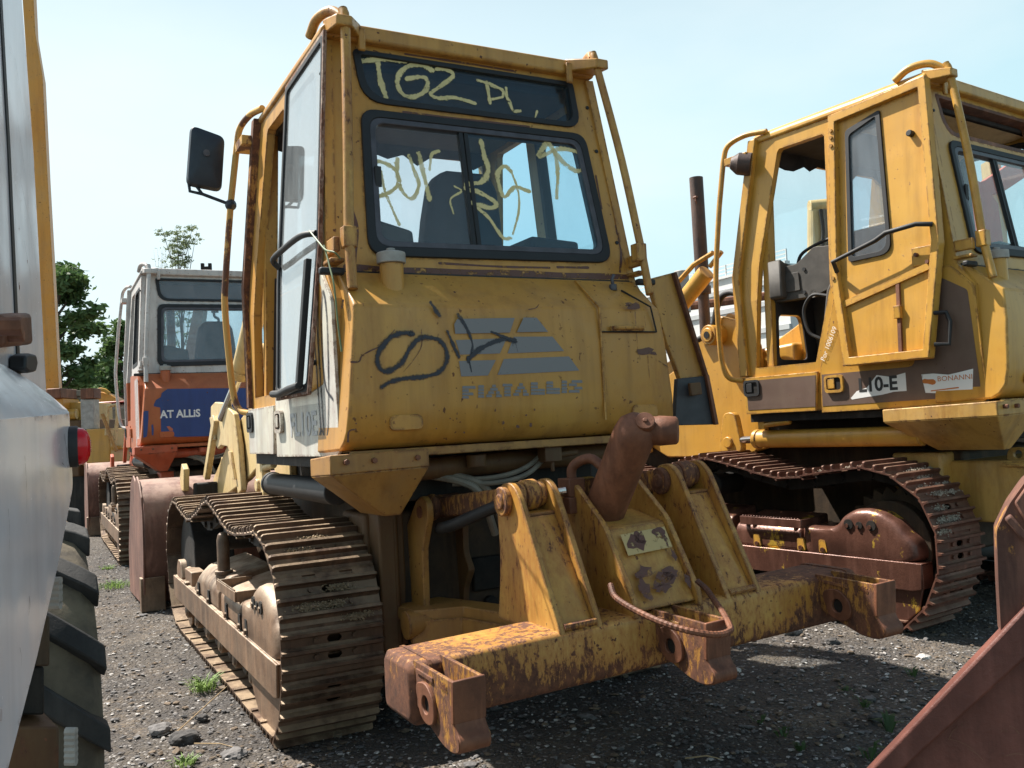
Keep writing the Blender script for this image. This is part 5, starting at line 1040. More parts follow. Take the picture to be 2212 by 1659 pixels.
q = MB(); c4 = [wq(*onwall(x, y, -.09), -.118) for x, y in ((50, 768), (60, 763), (72, 766), (76, 785), (72, 803), (58, 806), (49, 798))]; q.loft([c4, [p+wq.w*.035 for p in c4]]); q.obj('black_knob', M['rub'], root4, .006)
# tail lamp
c0 = at(157, 965, 2.06)-root4.location; ex_ = Vector((.92, .38, 0)).normalized(); ez = Vector((0, 0, 1)); ey = ez.cross(ex_)
def lampring(d, w_, h_, n=20): return [c0+ex_*d+ey*cos(6.283*k/n)*w_+ez*(abs(sin(6.283*k/n))**.7)*(1 if sin(6.283*k/n) >= 0 else -1)*h_ for k in range(n)]
q = MB(); q.loft([lampring(-.03, .035, .046), lampring(.008, .036, .047), lampring(.012, .034, .045)]); lb = q.obj('lamp_base', M['rub'], root4, 0, True)
q = MB(); q.loft([lampring(.010, .032, .043), lampring(.022, .031, .041), lampring(.030, .026, .035), lampring(.036, .016, .022), lampring(.038, .004, .006)]); q.obj('lamp_lens', M['redlens'], lb, 0, True)
for k in range(7):
    z_ = -.012+k*.004; q = MB(); q.tube([c0+ex_*.0355+ey*-.018+ez*z_, c0+ex_*.0378+ez*z_, c0+ex_*.0355+ey*.018+ez*z_], .0011, 5); q.obj('lens_rib', M['redlens'], lb)
# lugged tyre seen from behind
tc_ = Vector((0, 0, 0)); hx = Vector((cos(radians(32)), sin(radians(32)), 0)); hy = Vector((-hx.y, hx.x, 0))
sh = at(222, 1400, 2.78); ctr = Vector((sh.x, sh.y, 0))-hx*.25+hy*.50; ctr.z = .64
ty = thing('lugged_tyre', 'worn lugged black tyre standing under the white machine at the left', 'tyre', (ctr.x, ctr.y, 0))
def tp_(x, a, r): return hx*x+hy*(-cos(a)*r)+Vector((0, 0, .64+sin(a)*r))
q = MB(); prof = [(-.24, .36), (-.245, .50), (-.235, .585), (-.20, .615), (-.10, .625), (0, .628), (.10, .625), (.20, .615), (.235, .585), (.245, .50), (.24, .36)]; NS = 72; vs = []; fs = []
for k in range(NS): vs += [tp_(x, 2*pi*k/NS, r) for x, r in prof]
for k in range(NS):
    for j in range(len(prof)-1): fs.append((k*11+j, k*11+j+1, ((k+1) % NS)*11+j+1, ((k+1) % NS)*11+j))
q.add(vs, fs); M['tyre'] = rusty('dusty_tyre', (.04, .034, .028), (.14, .11, .075), .8, 0, 3, dust=(.24, .19, .12)); q.obj('carcass', M['tyre'], ty, 0, True)
NL = 17
for sgn in (1, -1):
    for k in range(NL):
        a0_ = 2*pi*(k+(.5 if sgn < 0 else 0))/NL; q = MB(); secs = []
        for t in [0, .15, .45, .8, 1.0]:
            x = sgn*(.246-.25*t); a_ = a0_+.34*t; hw = .078+.012*t; rt = .652 if t > .1 else .645
            secs.append([tp_(x, a_-hw, .58), tp_(x, a_+hw, .58), tp_(x, a_+hw*.72, rt), tp_(x, a_-hw*.72, rt)])
        q.loft(secs); q.obj('tread_lug', M['rub_d'] if 'rub_d' in M else M['tyre_lug'] if 'tyre_lug' in M else M.setdefault('tyre_lug', rusty('tyre_lug_rubber', (.018, .018, .018), (.05, .046, .042), .8, 0, 6)), ty, .006)
q = MB(); q.cyl(tp_(-.2, 0, 0), tp_(.16, 0, 0), .36, 32); q.obj('wheel_rim', M['y2d'], ty, .01)
# chassis pieces between body and tyre
def wb(name, mat, px0, py0, px1, py1, d, th, bev=.006):
    a, b, c_, e = (at(px0, py0, d), at(px1, py0, d+.06), at(px1, py1, d+.06), at(px0, py1, d)); q = MB(); L = [p-root4.location for p in (a, b, c_, e)]; q.loft([L, [p+Vector((-.62, .78, 0))*th for p in L]]); return q.obj(name, mat, root4, bev)
wb('chassis_rail', M['black_iron'], -60, 1215, 100, 1330, 2.15, .25); wb('chassis_bracket', M['black_iron'], 20, 1238, 112, 1300, 2.05, .1)
wb('chassis_box', M['hull'], -60, 1330, 108, 1440, 2.18, .2); wb('chassis_step', M['black_iron'], -60, 1440, 96, 1545, 2.2, .2); wb('chassis_box', M['y1d'], -60, 1570, 128, 1680, 2.15, .2); wb('chassis_plate', M['hull'], 60, 1150, 112, 1235, 2.25, .03)
for x_, y_, n_, d_ in ((108, 1255, 5, 2.1), (142, 1580, 6, 2.15)):
    q = MB()
    for k in range(n_): p = at(x_, y_+k*13, d_)-root4.location; q.cyl(p, p+RT*.025, .010, 8)
    sc_ = q.obj('spring_coil', M['panelgrey'], root4); sc_['kind'] = 'stuff'

# ================================================================== FOREGROUND RIGHT: red oxide blade and post
Q0 = at(2160, 1380, 2.0); bl = PL((Q0.x, Q0.y, 0), (cos(radians(-24)), sin(radians(-24)), 0), (0, 0, 1))
if bl.w.dot(FW) > 0: bl.w = -bl.w
def onbl(px, py, off=0):
    r = ray(px, py); o = Vector((0, 0, EYE)); t = ((bl.o+bl.w*off)-o).dot(bl.w)/r.dot(bl.w); p = o+r*t-bl.o
    return (p.dot(bl.u), p.z)
root5 = thing('steel_blade', 'red oxide steel blade with rusty post cut by the bottom right corner', 'bucket', (Q0.x, Q0.y, 0))
bq = PL(bl.o-root5.location, bl.u, bl.v); bq.w = bl.w
lowp = plate('blade_plate', M['redox'], root5, bq, [onbl(1900, 1690, -.05), onbl(2180, 1390, -.05), onbl(2420, 1180, -.05), onbl(2420, 1900, -.05), onbl(1850, 1900, -.05)], [], -.07, -.05, .002)
plate('edge_flange', M['redox'], root5, bq, [onbl(1850, 1696), onbl(2163, 1367), onbl(2230, 1296), onbl(2420, 1120), onbl(2420, 1240), onbl(2212, 1427), onbl(1955, 1659), onbl(1920, 1692)], [], -.055, 0, .006)
pst = plate('rusty_post', M['redox2'], root5, bq, rpoly([onbl(2181, 1088, -.02), onbl(2153, 1146, -.02), onbl(2157, 1262, -.02), onbl(2163, 1380, -.02), onbl(2230, 1310, -.02), onbl(2420, 1100, -.02), onbl(2420, 850, -.02), onbl(2215, 1040, -.02)], .008, 3), [], -.12, -.02, .006)
plate('post_rib', M['redox2'], root5, bq, [onbl(2168, 1120, -.02), onbl(2208, 1166, -.02), onbl(2300, 1250, -.02), onbl(2300, 1225, -.02), onbl(2213, 1146, -.02), onbl(2182, 1108, -.02)], [], -.02, .0, .005)
plate('post_cap', M['redox2'], root5, bq, [onbl(2190, 1085, -.02), onbl(2215, 1130, -.02), onbl(2300, 1190, -.02), onbl(2300, 930, -.02)], [], -.02, -.005, .005)
tag(root5, 'red oxide steel blade with rusty post cut by the bottom right corner', 'bucket')

# ================================================================== BACKGROUND
def leafmat(name, a, b_):
    mt, t, o = newmat(name); co = objco(t); b = t.nodes.new('ShaderNodeBsdfPrincipled'); c = mixc(t, ramp(t, nz(t, co, 1.1, 3, .6), .35, .65), a, b_)
    t.links.new(c, b.inputs['Base Color']); b.inputs['Roughness'].default_value = .6
    tr = t.nodes.new('ShaderNodeBsdfTranslucent'); t.links.new(c, tr.inputs[0]); ms = t.nodes.new('ShaderNodeMixShader'); ms.inputs[0].default_value = .3
    t.links.new(b.outputs[0], ms.inputs[1]); t.links.new(tr.outputs[0], ms.inputs[2]); t.links.new(ms.outputs[0], o.inputs[0]); return mt
M['leaf'] = leafmat('deep_green_leaves', (.055, .105, .032), (.13, .21, .065)); M['leaf2'] = leafmat('light_green_leaves', (.09, .16, .04), (.18, .26, .08)); M['leaf3'] = leafmat('poplar_leaves', (.13, .18, .075), (.26, .30, .14)); M['bark'] = plain('bark', (.10, .075, .055), .9)
def tree(name, label, px, d, pyt, pyb, wpx, kind, seed, n=3200, group=None):
    rnd = random.Random(seed); p = at(px, pyb, d); base_ = Vector((p.x, p.y, 0)); zt = at(px, pyt, d).z; zb = max(.4, at(px, pyb, d).z); R_ = wpx/1960*d/2
    t = thing(name, label, 'tree', base_, rnd.random()*6, group)
    tr = MB(); tr.tube([(0, 0, -.1), (.05, 0, zb), (.0, .1, (zb+zt)/2), (.05, 0, zt*.93)], [R_*.11, R_*.085, R_*.05, R_*.015], 8); L = MB(); tips = []
    def crown(z):   # radius by height
        u_ = (z-zb)/(zt-zb)
        return R_*(max(0, 1-abs(u_*2-.85)**2.2)**.5 if kind == 0 else (.30+.7*u_)*(1-u_)**.35*1.2)
    nb = 26 if kind == 0 else 20
    for k in range(nb):
        z0 = zb+(zt-zb)*(.02+.86*k/nb); a = k*2.4+rnd.random()
        if kind == 0: e = Vector((cos(a), sin(a), 0))*crown(min(zt, z0+.4))*rnd.uniform(.65, 1.05)+Vector((0, 0, z0+rnd.uniform(.1, .22)*(zt-zb)))
        else: e = Vector((cos(a), sin(a), 0))*R_*rnd.uniform(.25, .95)+Vector((0, 0, min(zt, z0+(zt-zb)*rnd.uniform(.3, .5))))
        s_ = Vector((0, 0, z0)); m_ = s_.lerp(e, .5)+Vector((0, 0, (.04 if kind == 0 else -.08)*(zt-zb)))
        tr.tube([s_, m_, e], [R_*.035, R_*.02, R_*.006], 5)
        for j in range(6 if kind == 0 else 9):
            q = s_.lerp(e, rnd.uniform(.45, 1.05)); tips.append(q+Vector((rnd.gauss(0, .12), rnd.gauss(0, .12), rnd.gauss(0, .08)))*R_)
    vs = []; fs = []; ls = (.085 if kind == 0 else .05)*(R_**.5)
    for i in range(n):
        c = rnd.choice(tips)+Vector((rnd.gauss(0, 1), rnd.gauss(0, 1), rnd.gauss(0, .55)))*R_*(.10 if kind == 0 else .075)
        u_ = Vector((rnd.gauss(0, 1), rnd.gauss(0, 1), rnd.gauss(0, .6))).normalized(); v_ = u_.cross(Vector((rnd.gauss(0, 1), rnd.gauss(0, 1), rnd.gauss(0, 1)))).normalized(); s_ = ls*rnd.uniform(.6, 1.5); k = len(vs)
        vs += [c-u_*s_, c+v_*s_*.45, c+u_*s_, c-v_*s_*.45]; fs.append((k, k+1, k+2, k+3))
    tr.obj('trunk', M['bark'], t, 0, True); L.add(vs, fs); L.obj('crown', M['leaf' if kind == 0 and seed % 2 else 'leaf2' if kind == 0 else 'leaf3'], t)
tree('broadleaf_tree', 'dense dark green tree beside the orange boom', 128, 26, 560, 880, 205, 0, 1, 11000)
tree('broadleaf_tree', 'dark green tree close behind the left rail of the white cab', 268, 30, 700, 880, 125, 0, 3, 6500)
tree('broadleaf_tree', 'low light green tree between the two dark trees', 225, 36, 790, 890, 120, 0, 2, 5000)
tree('poplar_tree', 'tall thin sparse poplar above the white cab roof', 398, 46, 488, 860, 92, 1, 5, 6500)
tree('poplar_tree', 'thin bare poplar left of the tall one above the white cab', 358, 48, 535, 860, 34, 1, 6, 500)
tree('poplar_tree', 'small bare poplar between the dark trees at the left', 200, 60, 770, 880, 60, 1, 8, 500)
tree('poplar_tree', 'poplar seen only through the rear pane of the white cab', 352, 44, 640, 860, 60, 1, 9, 2600)
def pbox(name, mat, parent, px0, py0, px1, py1, d, th, bev=.02, hd=0.):
    """real box standing at distance d whose front spans these pixels; hd swings it"""
    a, b = at(px0, py1, d), at(px1, py0, d); x0, x1 = a.x, b.x; q = MB(); z0, z1 = a.z, b.z; y = (a.y+b.y)/2
    L = parent.location; q.hexa([(x0-L.x, y-L.y, z0), (x1-L.x, y-L.y, z0), (x1-L.x+th*hd, y-L.y+th, z0), (x0-L.x+th*hd, y-L.y+th, z0), (x0-L.x, y-L.y, z1), (x1-L.x, y-L.y, z1), (x1-L.x+th*hd, y-L.y+th, z1), (x0-L.x+th*hd, y-L.y+th, z1)])
    return q.obj(name, mat, parent, bev)
# yellow machine with tall orange boom
M['oy'] = paint('orange_yellow_paint', (.62, .25, .02), .25, .45, .3, .35, (.62, .28, .04), 1.0, off=30)
g0 = at(180, 1140, 17.0); t5 = thing('boom_machine', 'orange yellow boom machine behind the red tail lamp', 'excavator', (g0.x, g0.y, 0))
bm_ = MB(); L5 = t5.location; lf = [(108, 905), (100, 845), (84, 551), (72, 331), (58, 140), (48, -10), (44, -140)]; rt = [(128, 905), (128, 845), (115, 600), (103, 390), (92, 165), (76, 70), (66, -140)]
for th in (0,):
    rings = []
    for (a, b) in zip(lf, rt):
        A_, B_ = at(*a, 16.6)-L5, at(*b, 16.6)-L5; rings.append([A_, B_, B_+Vector((-.12, .35, 0)), A_+Vector((-.12, .35, 0))])
    bm_.loft(rings)
bm_.obj('boom', M['oy'], t5, .01)
pbox('boom_foot', M['rust'], t5, 100, 838, 130, 862, 16.36, 0.65); pbox('boom_foot', M['oy'], t5, 98, 860, 135, 905, 16.44, 0.81)
pbox('engine_deck', M['y2'], t5, 130, 868, 175, 935, 16.69, 1.30); pbox('engine_deck', M['y1d'], t5, 140, 905, 215, 945, 16.52, 1.46); pbox('deck_box', M['y2'], t5, 188, 925, 236, 1002, 16.04, 0.81); pbox('deck_rail', M['y2d'], t5, 125, 938, 190, 1010, 16.52, 1.46); pbox('side_ledge', M['y2'], t5, 236, 962, 262, 972, 16.20, 0.81); pbox('side_leg', M['y2'], t5, 237, 972, 246, 1000, 16.20, 0.16)
q = MB(); c0 = at(152, 858, 17.2)-L5; q.cyl(c0, c0+Vector((0, 0, .11)), .34, 24); q.cyl(c0-Vector((0, 0, .16)), c0, .26, 24); q.obj('air_filter', M['hose'], t5, .01)
q = MB(); c0 = at(150, 895, 16.6)-L5; q.cyl(c0-Vector((.12, 0, 0)), c0+Vector((.14, 0, 0)), .10, 20); q.obj('yellow_tank', M['y2'], t5, .01)
pbox('exhaust_box', M['panelgrey'], t5, 176, 862, 201, 928, 16.20, 0.23, .01); pbox('exhaust_cap', M['rust'], t5, 174, 838, 202, 862, 16.17, 0.29, .01)
q = MB(); q.tube([at(221, 895, 16.0)-L5, at(240, 945, 15.9)-L5, at(252, 975, 15.9)-L5], .035, 8); q.obj('lever_bar', M['y1r'], t5)
q = MB(); q.tube([at(230, 940, 16.0)-L5, at(234, 878, 16.0)-L5, at(252, 874, 16.0)-L5, at(254, 900, 16.0)-L5, at(248, 950, 16.0)-L5], .035, 8); q.obj('guard_rail', M['y1s'], t5)
pbox('lower_frame', M['black_iron'], t5, 120, 1002, 280, 1150, 16.69, 1.94); pbox('lower_box', M['y1d'], t5, 150, 1000, 170, 1030, 16.36, 0.49)
# red vehicle
g0 = at(235, 1100, 19.5); t6 = thing('red_cab_vehicle', 'red cab vehicle with pale window behind the yellow deck box', 'truck', (g0.x, g0.y, 0)); M['red'] = paint('red_paint', (.42, .02, .02), .1, .4, .2, .3)
pbox('cab_body', M['red'], t6, 196, 918, 300, 985, 19.4, 1.2); pbox('cab_window', M['panelgrey'], t6, 200, 872, 300, 918, 19.5, 1.0); pbox('window_card', M['hose'], t6, 222, 884, 268, 908, 19.45, .03, .0); pbox('cab_roof', M['red'], t6, 196, 864, 300, 872, 19.3, 1.3); pbox('seat_back', M['rub'], t6, 202, 878, 217, 912, 19.44, .05); pbox('chassis', M['black_iron'], t6, 196, 985, 300, 1105, 19.5, 1.2)
# yellow excavator boom far behind
g0 = at(230, 1000, 24); t7 = thing('excavator_arm', 'distant bright yellow excavator arm above the red vehicle roof', 'excavator', (g0.x, g0.y, 0)); L7 = t7.location
q = MB(); fr_ = [at(*p, 24)-L7 for p in ((196, 868), (200, 852), (218, 846), (236, 852), (262, 866), (300, 900), (290, 905), (240, 880))]; q.loft([fr_, [p+Vector((0, .4, 0)) for p in fr_]]); q.obj('arm', M['oy'], t7, .02)
q = MB(); q.tube(smooth_pts([at(206, 850, 23.8)-L7, at(214, 842, 23.8)-L7, at(226, 843, 23.8)-L7, at(236, 850, 23.8)-L7], 5), .05, 8); q.obj('arm_hose', M['y2'], t7)
q = MB(); fr_ = [at(*p, 24.2)-L7 for p in ((250, 870), (300, 870), (300, 1040), (250, 1040))]; q.loft([fr_, [p+Vector((0, 1.5, 0)) for p in fr_]]); q.obj('arm_base', M['y2d'], t7, .02)
# crane with hook behind the white cab
g0 = at(400, 980, 22); t8 = thing('crane', 'grey crane jib with hanging hook seen through the white cab', 'crane', (g0.x, g0.y, 0)); L8 = t8.location
q = MB(); q.loft([[at(x, 905, 22)-L8+Vector((0, dy, 0)) for x, dy in ((372, 0), (408, 0), (408, .4), (372, .4))], [at(x, 590, 20)-L8+Vector((0, dy, 0)) for x, dy in ((432, 0), (450, 0), (450, .25), (432, .25))]]); q.obj('jib', M['panelgrey'], t8, .01)
q = MB(); q.box(tuple(at(366, 990, 22)-L8), tuple(at(420, 900, 22)-L8+Vector((0, 1, 0)))); q.obj('crane_base', M['panelgrey'], t8, .02)
for x in (434, 450): q = MB(); q.box(tuple(at(x, 592, 19.9)-L8), tuple(at(x+5, 568, 19.9)-L8+Vector((0, .08, 0)))); q.obj('jib_cheek', M['black_iron'], t8)
q = MB(); q.box(tuple(at(436, 582, 19.9)-L8), tuple(at(452, 575, 19.9)-L8+Vector((0, .08, 0)))); q.obj('jib_sheave', M['black_iron'], t8)
q = MB(); q.tube([at(463, 590, 19.6)-L8, at(463, 660, 19.6)-L8], .012, 6); q.obj('cable', M['rub'], t8)
q = MB(); q.box(tuple(at(456, 676, 19.6)-L8), tuple(at(470, 655, 19.6)-L8+Vector((0, .06, 0)))); hk = q.obj('hook_block', M['rub'], t8, .01)
q = MB(); q.tube(smooth_pts([at(x, y, 19.6)-L8 for x, y in ((462, 676), (464, 684), (472, 690), (470, 702), (460, 704), (456, 696))], 5), .03, 8); q.tube([at(462, 704, 19.6)-L8, at(463, 724, 19.6)-L8], .03, 8); q.obj('hook', M['rub'], hk)
# white industrial building
g0 = at(1540, 880, 44); t9 = thing('industrial_building', 'long white industrial building behind the exhaust stack', 'building', (g0.x, g0.y, 0)); L9 = t9.location
M['wallw'] = plain('white_cladding', (.62, .62, .60), .8, 0, .06, 1); M['wallg'] = plain('grey_cladding', (.42, .43, .43), .8, 0, .08, 1)
A0, B0 = at(1380, 640, 50), at(1700, 572, 40); dv = Vector((B0.x-A0.x, B0.y-A0.y, 0)); nv = Vector((-dv.y, dv.x, 0)).normalized()
def wallq(name, mat, h0, h1, th, out=0, parent=t9):
    a = Vector((A0.x, A0.y, 0))-L9-nv*out; b = Vector((B0.x, B0.y, 0))-L9-nv*out; q = MB()
    q.hexa([a+Vector((0, 0, h0)), b+Vector((0, 0, h0)), b+nv*th+Vector((0, 0, h0)), a+nv*th+Vector((0, 0, h0)), a+Vector((0, 0, h1)), b+Vector((0, 0, h1)), b+nv*th+Vector((0, 0, h1)), a+nv*th+Vector((0, 0, h1))]); return q.obj(name, mat, parent)
zt_ = at(1540, 612, 45).z
wallq('wall', M['wallw'], 0, zt_, 8); 
for i, (h, c) in enumerate(((zt_-.75, 'wallg'), (zt_-1.7, 'wallg'), (zt_-2.9, 'wallg'))): wallq('facade_band', M[c], h, h+.22, .2, .1)
wallq('roof_edge', M['wallw'], zt_, zt_+.12, .3, .12)
for h in (.25, .42, .6): wallq('railing_rail', M['wallw'], zt_+h, zt_+h+.05, .05, 0)
for k in range(15):
    p = Vector((A0.x, A0.y, 0)).lerp(Vector((B0.x, B0.y, 0)), k/14)-L9; q = MB(); q.box((p.x-.03, p.y-.03, zt_), (p.x+.03, p.y+.03, zt_+.65)); q.obj('railing_post', M['wallw'], t9)
q = MB(); pp = at(1520, 668, 30)-L9; q.tube([pp+Vector((-2, 0, 0)), pp+Vector((3, -.5, .35))], .14, 8); q.obj('roof_pipe', M['rust'], t9)
# drum hung beside the exhaust (white tank)
g0 = at(1476, 660, 12.5); q = MB(); q.cyl((0, 0, 0), (0, 0, .58), .10, 20); q.cyl((0, 0, -1.2), (0, 0, 0), .03, 8); o_ = q.obj('white_drum', M['panelgrey'], None, .02); o_.location = (g0.x, g0.y, g0.z-.1); tag(o_, 'small white drum on a pipe left of the exhaust stack', 'drum')
# yellow column crane seen through the right cab
g0 = at(1770, 700, 17); t10 = thing('column_crane', 'pale yellow column crane seen through the right loader windscreen', 'crane', (g0.x, g0.y, 0)); L10 = t10.location
q = MB(); q.cyl(at(1762, 980, 17)-L10, at(1762, 455, 17)-L10, .15, 20); q.obj('column', M['y1s'], t10)
q = MB(); q.cyl(at(1748, 448, 17)-L10, at(1790, 444, 17)-L10, .13, 16); q.obj('column_head', M['y1s'], t10, .01)
for k in range(3): q = MB(); q.tube(smooth_pts([at(1772+k*7, 452, 16.8)-L10, at(1778+k*6, 500, 16.8)-L10, at(1776+k*7, 540, 16.8)-L10, at(1782+k*6, 600, 16.8)-L10], 4), .035, 8); q.obj('hose', M['hose'] if k else M['rub'], t10)
# red excavator arms behind the right loader
g0 = at(2150, 700, 15); t11 = thing('red_excavator', 'red excavator arm seen through the rear window of the right loader', 'excavator', (g0.x, g0.y, 0)); L11 = t11.location; M['redox3'] = paint('faded_red_paint', (.42, .075, .045), .25, .5, .4, .4, off=33)
def beam_(name, mat, pts, w_, d, parent, L):
    q = MB(); P_ = [at(x, y, d)-L for x, y in pts]; q.loft([[p+Vector((-a*w_, b*.3, c*w_)) for a, b, c in ((1, 0, .5), (-1, 0, -.5), (-1, 1, -.5), (1, 1, .5))] for p in P_]); return q.obj(name, mat, parent, .01)
beam_('arm', M['redox3'], [(2100, 385), (2135, 430), (2150, 540), (2180, 640)], .16, 15, t11, L11); beam_('boom', M['redox3'], [(2090, 420), (2150, 400), (2240, 340), (2330, 380)], .18, 15.4, t11, L11); beam_('upright', M['y1s'], [(2150, 350), (2165, 520), (2170, 900)], .10, 15.8, t11, L11)
pbox('red_body', M['redox3'], t11, 2110, 720, 2290, 840, 15.5, 1.8, .06); pbox('cab', M['y1s'], t11, 2190, 600, 2270, 722, 15.6, 1.1, .05); pbox('undercarriage', M['black_iron'], t11, 2090, 850, 2310, 985, 15.4, 2.2, .1)
for x_ in (2098, 2140, 2185, 2230, 2275): q = MB(); c0 = at(x_, 955, 15.3)-L11; q.cyl(c0, c0+Vector((0, .35, 0)), .26, 18); q.obj('roller', M['hull'], t11, .02)

# ================================================================== PLANTS
M['grass'] = leafmat('grass_blades', (.12, .20, .04), (.24, .34, .10)); M['weed'] = leafmat('weed_leaves', (.035, .07, .022), (.08, .14, .045)); M['dry'] = plain('dry_stalk', (.34, .24, .13), .9)
def tuft(px, py, r, n, h, label, mat='grass', seed=0, name='grass_tuft', group=None, wide=.004):
    p = on_ground(px, py, .0); rnd = random.Random(seed+px); q = MB()
    for k in range(n):
        a = rnd.random()*6.28; rr_ = r*rnd.random()**.7; b = Vector((cos(a)*rr_, sin(a)*rr_, 0)); ln_ = h*rnd.uniform(.5, 1.2); d_ = Vector((cos(a+rnd.gauss(0, .6)), sin(a+rnd.gauss(0, .6)), 0)); w_ = wide*rnd.uniform(.7, 1.4); s_ = Vector((-d_.y, d_.x, 0))*w_
        m_ = b+d_*ln_*.25+Vector((0, 0, ln_*.6)); e = b+d_*ln_*.75+Vector((0, 0, ln_*rnd.uniform(.5, .95)))
        q.add([b-s_*.6, b+s_*.6, m_+s_, m_-s_, e], [(0, 1, 2, 3), (3, 2, 4)])
    o = q.obj(name, M[mat]); o['kind'] = 'stuff' if False else ''; del o['kind']; o.location = (p.x, p.y, ground_h(p.x, p.y)-.004); tag(o, label, 'plant' if name != 'grass_tuft' else 'grass tuft', group)
tuft(442, 1488, .085, 150, .085, 'bright grass tuft on the gravel beside the nearest track shoes', seed=1)
tuft(500, 1462, .04, 40, .07, 'thin grass growing at the edge of the track shoes', seed=2)
tuft(248, 1272, .17, 170, .07, 'flat sunlit grass patch between the tyre and the orange loader track', seed=3)
tuft(232, 1240, .08, 60, .06, 'small pale grass tuft close to the lugged tyre', seed=4)
tuft(372, 1290, .10, 80, .10, 'ragged grass below the bucket of the middle loader', seed=5)
tuft(398, 1655, .05, 60, .05, 'low grass at the bottom edge left of the track', seed=6)
for i, (px, py, h, w_, lb) in enumerate(((1878, 1640, .13, .012, 'pale leafy sprig at the tip of the red blade'), (1925, 1585, .15, .012, 'weed with long pointed leaves left of the red blade'), (1868, 1530, .08, .008, 'low dark weed in the shadow edge by the blade'), (1970, 1470, .09, .007, 'dry weed on the sunlit gravel beside the blade'), (1830, 1500, .05, .008, 'small green weed in the shade under the beam end'), (1690, 1590, .06, .012, 'broad leaf weed in the dark foreground shade'), (1735, 1620, .07, .012, 'second broad leaf weed in the dark foreground right'), (1640, 1560, .05, .01, 'faint weed below the middle tow pocket'))):
    tuft(px, py, .03, 9, h*.7, lb, 'weed', i*7, 'weed', None, w_*.7)
for i, (a, b, lb) in enumerate((((372, 1592), (545-20, 1452), 'long dry stalk lying left of the nearest track'), ((420, 1608), (520, 1620), 'dry twig lying at the bottom near the track end'), ((1480, 1640), (1560, 1642), 'short dry stick lying in the foreground shade'))):
    A_, B_ = on_ground(*a, .012), on_ground(*b, .012); q = MB(); m_ = A_.lerp(B_, .5)+Vector((.015, 0, .012)); q.tube([Vector((0, 0, .0)), m_-A_, B_-A_], [.0035, .003, .0015], 6); o = q.obj('dry_stalk', M['dry']); o.location = A_+Vector((0, 0, ground_h(A_.x, A_.y)+.004)); tag(o, lb, 'twig')

# weld seams and scars on the blade, scratches on the white panel
rnd = random.Random(4)
for k in range(7):
    x0, y0 = rnd.uniform(2040, 2200), rnd.uniform(1560, 1650); mb = MB(); pa, pb_ = onbl(x0, y0, -.05), onbl(x0+rnd.uniform(-40, 60), y0+rnd.uniform(-10, 30), -.05)
    ribbon(mb, bq, [pa, ((pa[0]+pb_[0])/2, (pa[1]+pb_[1])/2+.004), pb_], .0025, -.0488, 3); mb.obj('scratch', M['redox2'], lowp)
M['scr'] = spray('dark_scuff', (.12, .10, .10), .70, 60, .6); M['stain'] = spray('rust_stain', (.42, .30, .24), .55, 14)
for k, (x0, y0, x1, y1, w_) in enumerate(((52, 985, 56, 1130, .004), (62, 1290, 60, 1330, .005), (120, 900, 122, 960, .003), (138, 940, 146, 1040, .007), (146, 970, 151, 1020, .006), (90, 1010, 92, 1060, .002), (15, 1100, 17, 1190, .003), (132, 1000, 138, 1010, .004), (100, 1120, 101, 1160, .002), (40, 1400, 43, 1440, .003))):
    mb = MB(); ribbon(mb, wq, [onwall(x0, y0), onwall((x0+x1)/2+2, (y0+y1)/2), onwall(x1, y1)], w_, .0012+k*.0001, 4, (1, .3)); mb.obj('scuff', M['scr'], body)
for k, (x0, y0, x1, y1) in enumerate(((30, 120, 62, 380), (35, 250, 70, 560), (45, 400, 80, 600), (60, 250, 63, 330), (50, 520, 75, 700))):
    mb = MB(); ribbon(mb, wq, [onwall(x0, y0, -.12), onwall((x0+x1)/2+4, (y0+y1)/2, -.12), onwall(x1, y1, -.12)], .0022, -.1185+k*.0001, 5, (1, .4)); mb.obj('scuff', M['scr'], cabp4)

# rust along the lower edge of the cab and round the windows
V1 = k1['V']
def cz(x, z): return (x, V1(z))
for i, (pts, wd) in enumerate((([(.36, 2.295), (.7, 2.29), (1.1, 2.293), (1.6, 2.296), (2.0, 2.30)], .034), ([(.85, 2.335), (1.2, 2.33), (1.5, 2.335)], .012), ([(1.55, 2.34), (1.75, 2.345)], .014), ([(.75, 3.148), (1.1, 3.15), (1.5, 3.155)], .012), ([(.80, 3.485), (1.1, 3.487), (1.45, 3.485)], .012), ([(1.90, 2.9), (1.905, 2.7)], .01), ([(.40, 2.31), (.43, 2.5), (.41, 2.62)], .02), ([(1.96, 2.33), (1.99, 2.45), (1.985, 2.6)], .016))):
    mb = MB(); ribbon(mb, cw, [cz(*p) for p in pts], wd, .0012+i*.0001, 6); mb.obj('rust_edge', M['rustflat'], m1)
tank_runs = spray('rust_run', (.22, .095, .035), .55, 16, .9)
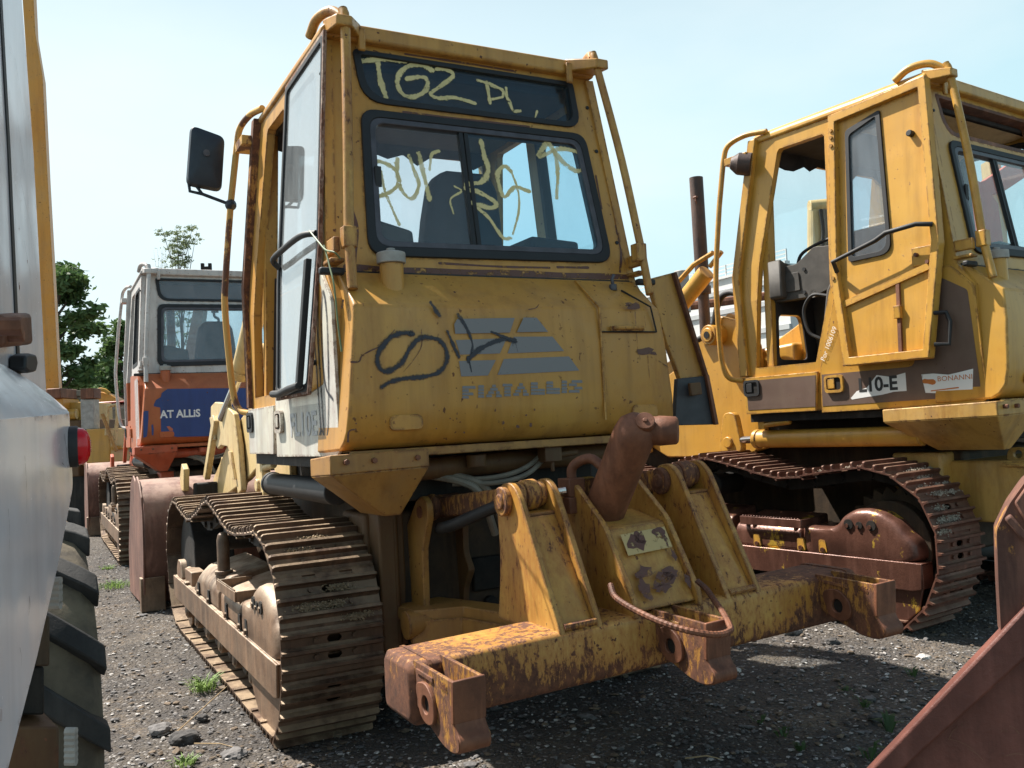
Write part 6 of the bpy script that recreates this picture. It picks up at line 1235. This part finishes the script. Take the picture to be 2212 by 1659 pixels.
for i, (x0, y0, x1, y1, w_) in enumerate(((1775, 225, 1790, 420, 12), (1820, 215, 1832, 330, 8), (1735, 330, 1745, 400, 6), (1840, 450, 1852, 600, 9), (1800, 450, 1806, 560, 6), (330, 180, 338, 330, 10), (1600, 200, 1640, 700, 7), (1115, 810, 1118, 850, 7), (345, 480, 350, 560, 7), (1660, 330, 1664, 390, 5), (640, 180, 642, 240, 5))):
    mb = MB(); ribbon(mb, rp, [tankp(x0, y0), tankp((x0+x1)/2, (y0+y1)/2), tankp(x1, y1)], w_*.0011, .0009+i*.00002, 5, (1, .3)); mb.obj('rust_run', tank_runs, tank)
# thick hose looping beside the exhaust of the right loader
q = MB(); q.tube(smooth_pts([F2.un(*p, 0, .46)+Vector((0, 0, 0)) for p in ((1604, 720), (1604, 672), (1600, 645), (1582, 632), (1560, 640), (1548, 668), (1542, 700), (1528, 722), (1508, 734))], 6), .026, 12); q.obj('boom_hose', M['rub'], m2, 0, True)

# dried mud and grit packed on the upper track shoes
def mud(root, path, xo, col, seed, ya, yb, n):
    rnd = random.Random(seed); V = []; F = []; ico = [(0, 0, 1), (.9, 0, 0), (0, .9, 0), (-.9, 0, 0), (0, -.9, 0), (0, 0, -1)]; tf_ = [(0, 1, 2), (0, 2, 3), (0, 3, 4), (0, 4, 1), (5, 2, 1), (5, 3, 2), (5, 4, 3), (5, 1, 4)]
    top = [(p, a) for p, a in path if p.z > .55 and ya < p.y < yb]
    cl = [(rnd.choice(top), rnd.uniform(.06, SHOE_W-.06), rnd.choice((-.040, .038, .11))) for _ in range(26)]
    for i in range(n):
        (p, a), cx_, cs_ = rnd.choice(cl); x = cx_+rnd.gauss(0, .035); sc_ = cs_+rnd.gauss(0, .010); r_ = rnd.uniform(.002, .0075)
        c = p+Vector((0, cos(a), sin(a)))*sc_+Vector((0, sin(a), -cos(a)))*(.010+abs(rnd.gauss(0, .007))); k = len(V)
        V += [(xo+min(max(x, .01), SHOE_W-.01)+q[0]*r_*rnd.uniform(.6, 1.5), c.y+q[1]*r_*rnd.uniform(.6, 1.5), c.z+q[2]*r_*.8) for q in ico]; F += [(k+a_, k+b_, k+c_) for a_, b_, c_ in tf_]
    me = bpy.data.meshes.new('dried_mud'); me.from_pydata(V, [], F); o = link('dried_mud', me, plain('dry_mud_%d' % seed, col, .95, 0, .4, 60), root); o['kind'] = 'stuff'
mud(m1, PATHS[0][0], 0, (.30, .225, .14), 1, -.25, 3.2, 7000); mud(m2, PATHS[1][0], 0, (.36, .31, .25), 2, -.28, .8, 3500)
